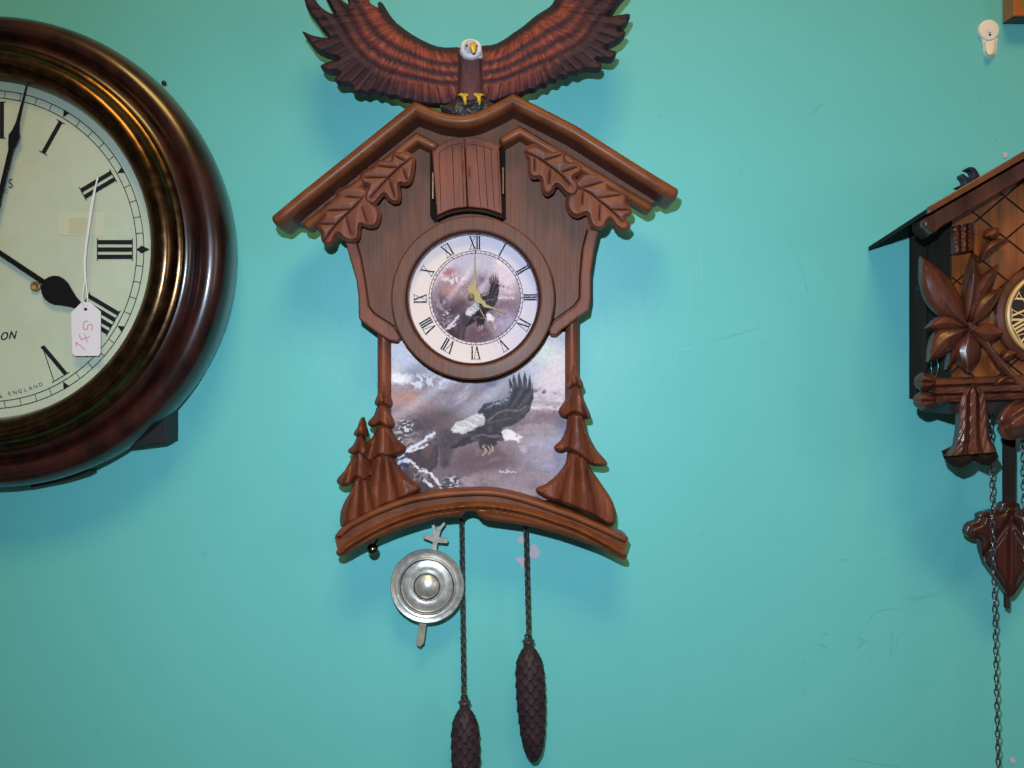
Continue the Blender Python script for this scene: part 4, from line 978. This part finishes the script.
# leaflets: glossy carved blades with central ridge
def blade(base, tip, width, h0, bend=0., name='carved_leaf', parent=RK, lift=.007, groove=True, m=None, mirror=False):
    B = Vector(base); T = Vector(tip); u = T-B; L = u.length; u.normalize(); n_ = Vector((-u.y, u.x))
    def cen(t_): return B+u*L*t_+n_*bend*math.sin(PI*t_)
    prof = [(0,.10),(.12,.42),(.3,.86),(.48,1),(.66,.86),(.82,.55),(.93,.24),(1,0)]
    width = width*1.28
    A = [tuple(cen(t_)+n_*w_*width/2) for t_, w_ in prof]; C_ = [tuple(cen(t_)-n_*w_*width/2) for t_, w_ in reversed(prof[:-1])]
    mid = [tuple(cen(k/8)) for k in range(9)]
    poly = A+C_
    if mirror: poly = mir(poly, 0); mid = mir(mid, 0)
    def hf(X, Y, d):
        v = dist_to(X, Y, mid); e = np.clip(d/(d+v+1e-6), 0, 1)
        h = h0+lift*(.35*sstep(0,.5,e)+.65*e)+.0015*sstep(0,1.5,d)
        return h
    return relief(name, poly, h0-.003, hf, m or M['chalet'], parent, step=1.0, n=3)
for mi in (False, True):
    k = 0
    for b_, t_, w_, be, hh_ in (((968,326),(921,256),25,-5,.078), ((966,322),(974,252),15,3,.079), ((970,322),(999,264),14,-4,.080), ((972,326),(1003,288),15,-4,.080), ((972,330),(1004,332),17,3,.079),
                        ((966,326),(926,291),11,4,.075), ((968,327),(926,328),14,5,.077), ((968,329),(928,362),20,6,.078), ((968,330),(946,370),10,0,.074), ((970,330),(968,374),22,2,.079)):
        blade(b_, t_, w_, hh_, be, mirror=mi); k += 1
    # stem sweeping down to the right
    st = crom([(968,322),(984,342),(998,362),(1012,376),(1030,392)], 5, False)
    if mi: st = [(2*AX-x, y) for x, y in st]
    mb = MB(); N = len(st); mb.tube([W(x, y, .080) for x, y in st], [.0028+.0012*math.sin(i/N*9)**2 for i in range(N)], 10); mb.build('carved_stem', M['chalet'], RK, smooth=60)
    blade((980,262),(1010,240),9,.079,-6,mirror=mi,lift=.006); blade((984,236),(1000,228),10,.078,2,mirror=mi,lift=.006)
    for b_, t_, w_, be in (((1010,376),(992,388),9,1), ((1000,362),(1018,352),9,-2)): blade(b_, t_, w_, .077, be, mirror=mi, lift=.005)
    # ribbed logs
    def ribbed(pts0, pts1, h0, name, endflare=0):
        """strip between two edge polylines; ribs run along"""
        nr = 40; nl = 30; mb = MB()
        E0 = resample(pts0, 999, False); 
        def at_(pl, t_):
            Ls = [math.dist(pl[i], pl[i+1]) for i in range(len(pl)-1)]; tot = sum(Ls); s_ = t_*tot
            for i, l in enumerate(Ls):
                if s_ <= l or i == len(Ls)-1: k_ = s_/l; return (pl[i][0]+(pl[i+1][0]-pl[i][0])*k_, pl[i][1]+(pl[i+1][1]-pl[i][1])*k_)
                s_ -= l
        for i in range(nl+1):
            a = at_(pts0, i/nl); c_ = at_(pts1, i/nl)
            for j in range(nr+1):
                v = j/nr; x = a[0]+(c_[0]-a[0])*v; y = a[1]+(c_[1]-a[1])*v
                rib = min(1, 1.7*abs(math.sin(PI*v*3))); h = h0+.0050*rib+.0035*math.sin(PI*v)+.0006*math.sin(i*1.9+j)*math.sin(i*.7)
                if j in (0, nr): h = h0-.002
                if mi: x = 2*AX-x
                mb.v.append(W(x, y, h))
        for i in range(nl):
            for j in range(nr): A = i*(nr+1)+j; mb.f.append((A, A+1, A+nr+2, A+nr+1))
        n0 = len(mb.v); ring_ = [j for j in range(nr+1)]+[i*(nr+1)+nr for i in range(1, nl+1)]+[nl*(nr+1)+j for j in range(nr-1, -1, -1)]+[i*(nr+1) for i in range(nl-1, 0, -1)]
        for q in ring_: v = mb.v[q]; mb.v.append(Vector((v.x, -.0715, v.z)))
        for q in range(len(ring_)): q2 = (q+1) % len(ring_); mb.f.append((ring_[q], ring_[q2], n0+q2, n0+q))
        return mb.build(name, M['chalet'], RK, smooth=40)
    ribbed([(936,378),(1050,374)], [(936,404),(1050,399)], .0740, 'log_rail')
    ribbed([(951.5,226),(953.5,254)], [(975,222),(974,250)], .0760, 'log_post')
    ribbed([(973,383),(959,396),(957.5,430),(955,444),(948,456)], [(973.1,383),(987,394),(988.4,430),(991,442),(997,452)], .0775, 'log_post')
    for (x_, y_, r_) in ((926,381,9), (925,400,9)):
        pl = [(x_-r_*1.1, y_+1), (x_-r_*.75, y_-r_*.5), (x_-r_*.2, y_-r_*.95), (x_+r_*.5, y_-r_*.9), (x_+r_*1.3, y_-r_*.35), (x_+r_*1.5, y_+r_*.6), (x_+r_*.6, y_+r_*1.0), (x_-r_*.1, y_+r_*1.15), (x_-r_*.7, y_+r_*.75)]
        if mi: pl = mir(pl, 0)
        relief('log_end', pl, .068, lambda X, Y, d, x_=x_, y_=y_: .074+.007*np.minimum(1, d/5)-.003*np.exp(-((Y-y_-1)/1.2)**2), M['chalet'], RK, step=1.2, smooth_poly=False)
    pl = [(948.5,452),(961,446),(972,449),(984,446),(996,450),(999,457),(990,466),(982,462),(976,458),(970,464),(960,468),(951,460)]
    if mi: pl = mir(pl, 0)
    relief('post_foot', pl, .060, lambda X, Y, d: .071+.005*sstep(0,5,d), M['case'], RK, step=1.5, smooth_poly=False)
    # lower rounded leaf at the picture edge
    pl = [(1000,424),(1002,414),(1010,404),(1026,396),(1046,400),(1049,420),(1046,440),(1024,438),(1010,440),(1003,434)]
    if mi: pl = mir(pl, 0)
    relief('carved_leaf', pl, .068, lambda X, Y, d: .074+.010*sstep(0,14,d)-.003*np.exp(-(np.abs((Y-384)-(-(X-1000) if not mi else (X-1100))*.6-42)/2.)**2), M['chalet'], RK, step=1.5)
# dark back board below the rail
mb = MB(); mb.prism([(950,396),(1150,392),(1150,412),(950,414)], .02, .0688); mb.build('base_board', M['blackw'], RK)
# dial
rc = (1050, 314.8); RH = .078
c = W(*rc, RH); fr_ = S*(D-RH)/D
mb = MB(); mb.lathe(c, [(52*fr_,.071),(51.6*fr_,.076),(47*fr_,.0775),(43.6*fr_,.0765)], 96); mb.build('dial_surround', M['chalet'], RK, smooth=40)
mb = MB(); mb.lathe(c, [(43.8*fr_,.074),(43.6*fr_,.0792),(42*fr_,.0800),(40.2*fr_,.0790),(39.8*fr_,.075)], 96); mb.build('chapter_ring', M['bone'], RK, smooth=40)
mb = MB(); mb.lathe(c, [(.1*fr_,.0775),(40.5*fr_,.0775)], 96); rd = mb.build('dial', M['black'], RK)
mb = MB()
for i, r_ in enumerate(R12): put(mb, roman(r_, *rc, i*30, 24.5, 38.5, 8.5, 2.1, .8, 1.6, 2.0), .0780)
mb.build('numerals', M['cream'], rd)
handmesh('hour_hand', along(rc, (1070,300), [(-5,2),(0,2.5),(10,2),(16,5),(20,3),(26,.8)]), .0790, .0008, M['cream'], RK)
handmesh('minute_hand', along(rc, (1064,286), [(-5,2),(0,2.5),(14,1.6),(20,4),(26,2),(36,.7)]), .0802, .0008, M['cream'], RK)

# right pendulum
RP = thing('leaf_pendulum', 'dark wooden leaf-shaped pendulum on a flat stick, hanging under the right clock', 'pendulum', W(1012, 550, .03))
mb = MB(); mb.prism([(1004.6,430),(1016,430),(1016,508),(1004.6,508)], .026, .030); mb.build('rod', M['chdark'], RP, bevel=.0005)
mb = MB(); mb.prism([(1006,590),(1010,590),(1010,608),(1008,609.5),(1006,608)], .026, .030)
mb.build('rod_tip', M['chdark'], RP, bevel=.0005)
hlf = [(1011,502),(1003,503),(1001,509),(994,510),(980,514),(979,520),(970,524),(966.5,532),(970,538),(980,540),(981.5,549),(983,558),(989,567),(997,578),(1004,589),(1011,597)]
pl = hlf+[(2*1011-x, y) for x, y in hlf[1:-1]][::-1]
def lf(X, Y, d):
    a = np.abs(X-1011); v = np.minimum(dist_to(X, Y, [(1011,515),(1011,597)]), np.minimum(dist_to(X, Y, [(1011,520),(985,556)]), dist_to(X, Y, [(1011,520),(1037,556)])))
    return .031+.006*sstep(0,8,d)+.003*sstep(0,6,v)
M['redw'] = wood('red_stained_wood', (.022,.006,.005), (.058,.011,.008), .32, 'z', .6, coat=.25, bmp=.03)
relief('leaf_bob', pl, .027, lf, M['redw'], RP, step=1.3, smooth_poly=True, n=3)

# ================================================================ HOOK + FRAME
HK = thing('adhesive_hook', 'small round off-white plastic hook stuck to the wall near the upper right corner', 'wall hook', W(989, 40, 0))
mb = MB(); c = W(989.3, 29.6, .003); ff_ = S*(D-.006)/D
mb.lathe(c, [(10.4*ff_,0.0),(10.4*ff_,.0022),(9.9*ff_,.0030),(8.6*ff_,.0034),(3.4*ff_,.0034),(3.0*ff_,.0042),(.1*ff_,.0042)], 48); mb.build('disc', M['white'], HK, smooth=40)
def hk(X, Y, d): return .001+.0022*sstep(0,3.5,d)+.0035*sstep(44,56,Y)*sstep(0,4,d)
relief('hook_tongue', [(981,36),(988,40),(997,37),(997,44),(996,54),(992,57.6),(987,57.4),(984,53),(983.4,46)], .0, hk, M['white'], HK, step=.9)
mb = MB(); mb.lathe(W(990,34.6,.0037), [(.05*ff_,.0037),(1.2*ff_,.0037)], 16); mb.build('screw_hole', M['ink'], HK)
FR = thing('picture_frame', 'corner of an orange-brown wooden picture frame at the upper right corner', 'picture frame', W(1060, 24, 0))
def fr_bar(name, x0, y0, x1, y1, w, hb, ht, m):
    mb = MB()
    prof_pts = [(x0,y0),(x1,y0),(x1,y1),(x0,y1)]
    inn = [(x0+w,y0+w),(x1-w,y0+w),(x1-w,y1-w),(x0+w,y1-w)]
    O = [W(x, y, ht) for x, y in prof_pts]; I = [W(x, y, ht) for x, y in inn]
    vs = O+I+[Vector((v.x,-hb,v.z)) for v in O]+[Vector((v.x,-hb,v.z)) for v in I]
    fs = []
    for i in range(4):
        j = (i+1) % 4; fs += [(i, j, j+4, i+4), (i+8, i+12, j+12, j+8), (i, i+8, j+8, j), (i+4, j+4, j+12, i+12)]
    mb.add(vs, fs); return mb.build(name, m, FR, bevel=.0006)
fr_bar('outer_edge', 1012, -76, 1130, 17.5, 6, .0, .014, M['framed'])
fr_bar('frame_moulding', 1013.5, -70, 1124, 15.5, 8, .0, .0165, M['frame1'])
fr_bar('gilt_liner', 1020.5, -62, 1116, 8.0, 8, .0, .0135, M['frameg'])
mb = MB(); mb.prism([(1027,-55),(1110,-55),(1110,1),(1027,1)], .002, .008); mb.build('picture', M['canvas'], FR)

# ================================================================ LIGHT, WORLD, CAMERA
w = bpy.data.worlds.new('World'); sc.world = w; w.use_nodes = True; t = w.node_tree
bg = t.nodes['Background']; tc = nd(t, 'ShaderNodeTexCoord'); n = nd(t, 'ShaderNodeTexNoise'); n.inputs['Scale'].default_value = 2.5; n.inputs['Detail'].default_value = 3
t.links.new(tc.outputs['Generated'], n.inputs['Vector'])
cr = nd(t, 'ShaderNodeValToRGB'); cr.color_ramp.elements[0].position = .42; cr.color_ramp.elements[1].position = .68
cr.color_ramp.elements[0].color = (.026,.028,.026,1); cr.color_ramp.elements[1].color = (.22,.20,.17,1)
t.links.new(n.outputs['Fac'], cr.inputs[0]); t.links.new(cr.outputs[0], bg.inputs['Color']); bg.inputs['Strength'].default_value = .9

def aim(o, tgt): o.rotation_euler = (Vector(tgt)-o.location).to_track_quat('-Z', 'Y').to_euler()
fl_ = bpy.data.lights.new('camera_flash', 'SPOT'); fl_.energy = 24.5; fl_.color = (.68,.82,1.0); fl_.shadow_soft_size = .006; fl_.spot_size = math.radians(142); fl_.spot_blend = 1
o = bpy.data.objects.new('camera_flash', fl_); o.location = (-.034, -D, .098); link(o); aim(o, (.11, 0, -.22))
am = bpy.data.lights.new('ceiling_lamp', 'AREA'); am.shape = 'RECTANGLE'; am.size = 1.2; am.size_y = .7; am.energy = 60; am.color = (1.0,.62,.19)
o = bpy.data.objects.new('ceiling_lamp', am); o.location = (.15, -1.85, 2.55); link(o); aim(o, (.02, 0, 0))
wl = bpy.data.lights.new('window_light', 'AREA'); wl.shape = 'RECTANGLE'; wl.size = .5; wl.size_y = .8; wl.energy = 5; wl.color = (1.0,.86,.72)
o = bpy.data.objects.new('window_light', wl); o.location = (1.9, -1.5, .25); link(o); aim(o, (-.2, 0, 0))
cam = bpy.data.cameras.new('camera'); cam.sensor_width = 36; cam.lens = 36*D/(1024*S); cam.clip_end = 50; cam.clip_start = .01
o = bpy.data.objects.new('camera', cam); o.location = (0, -D, 0); o.rotation_euler = (PI/2, 0, 0); link(o); sc.camera = o
sc.view_settings.view_transform = 'Standard'; sc.view_settings.look = 'None'; sc.view_settings.exposure = 0; sc.view_settings.gamma = 1
sc.render.resolution_x = 1024; sc.render.resolution_y = 768
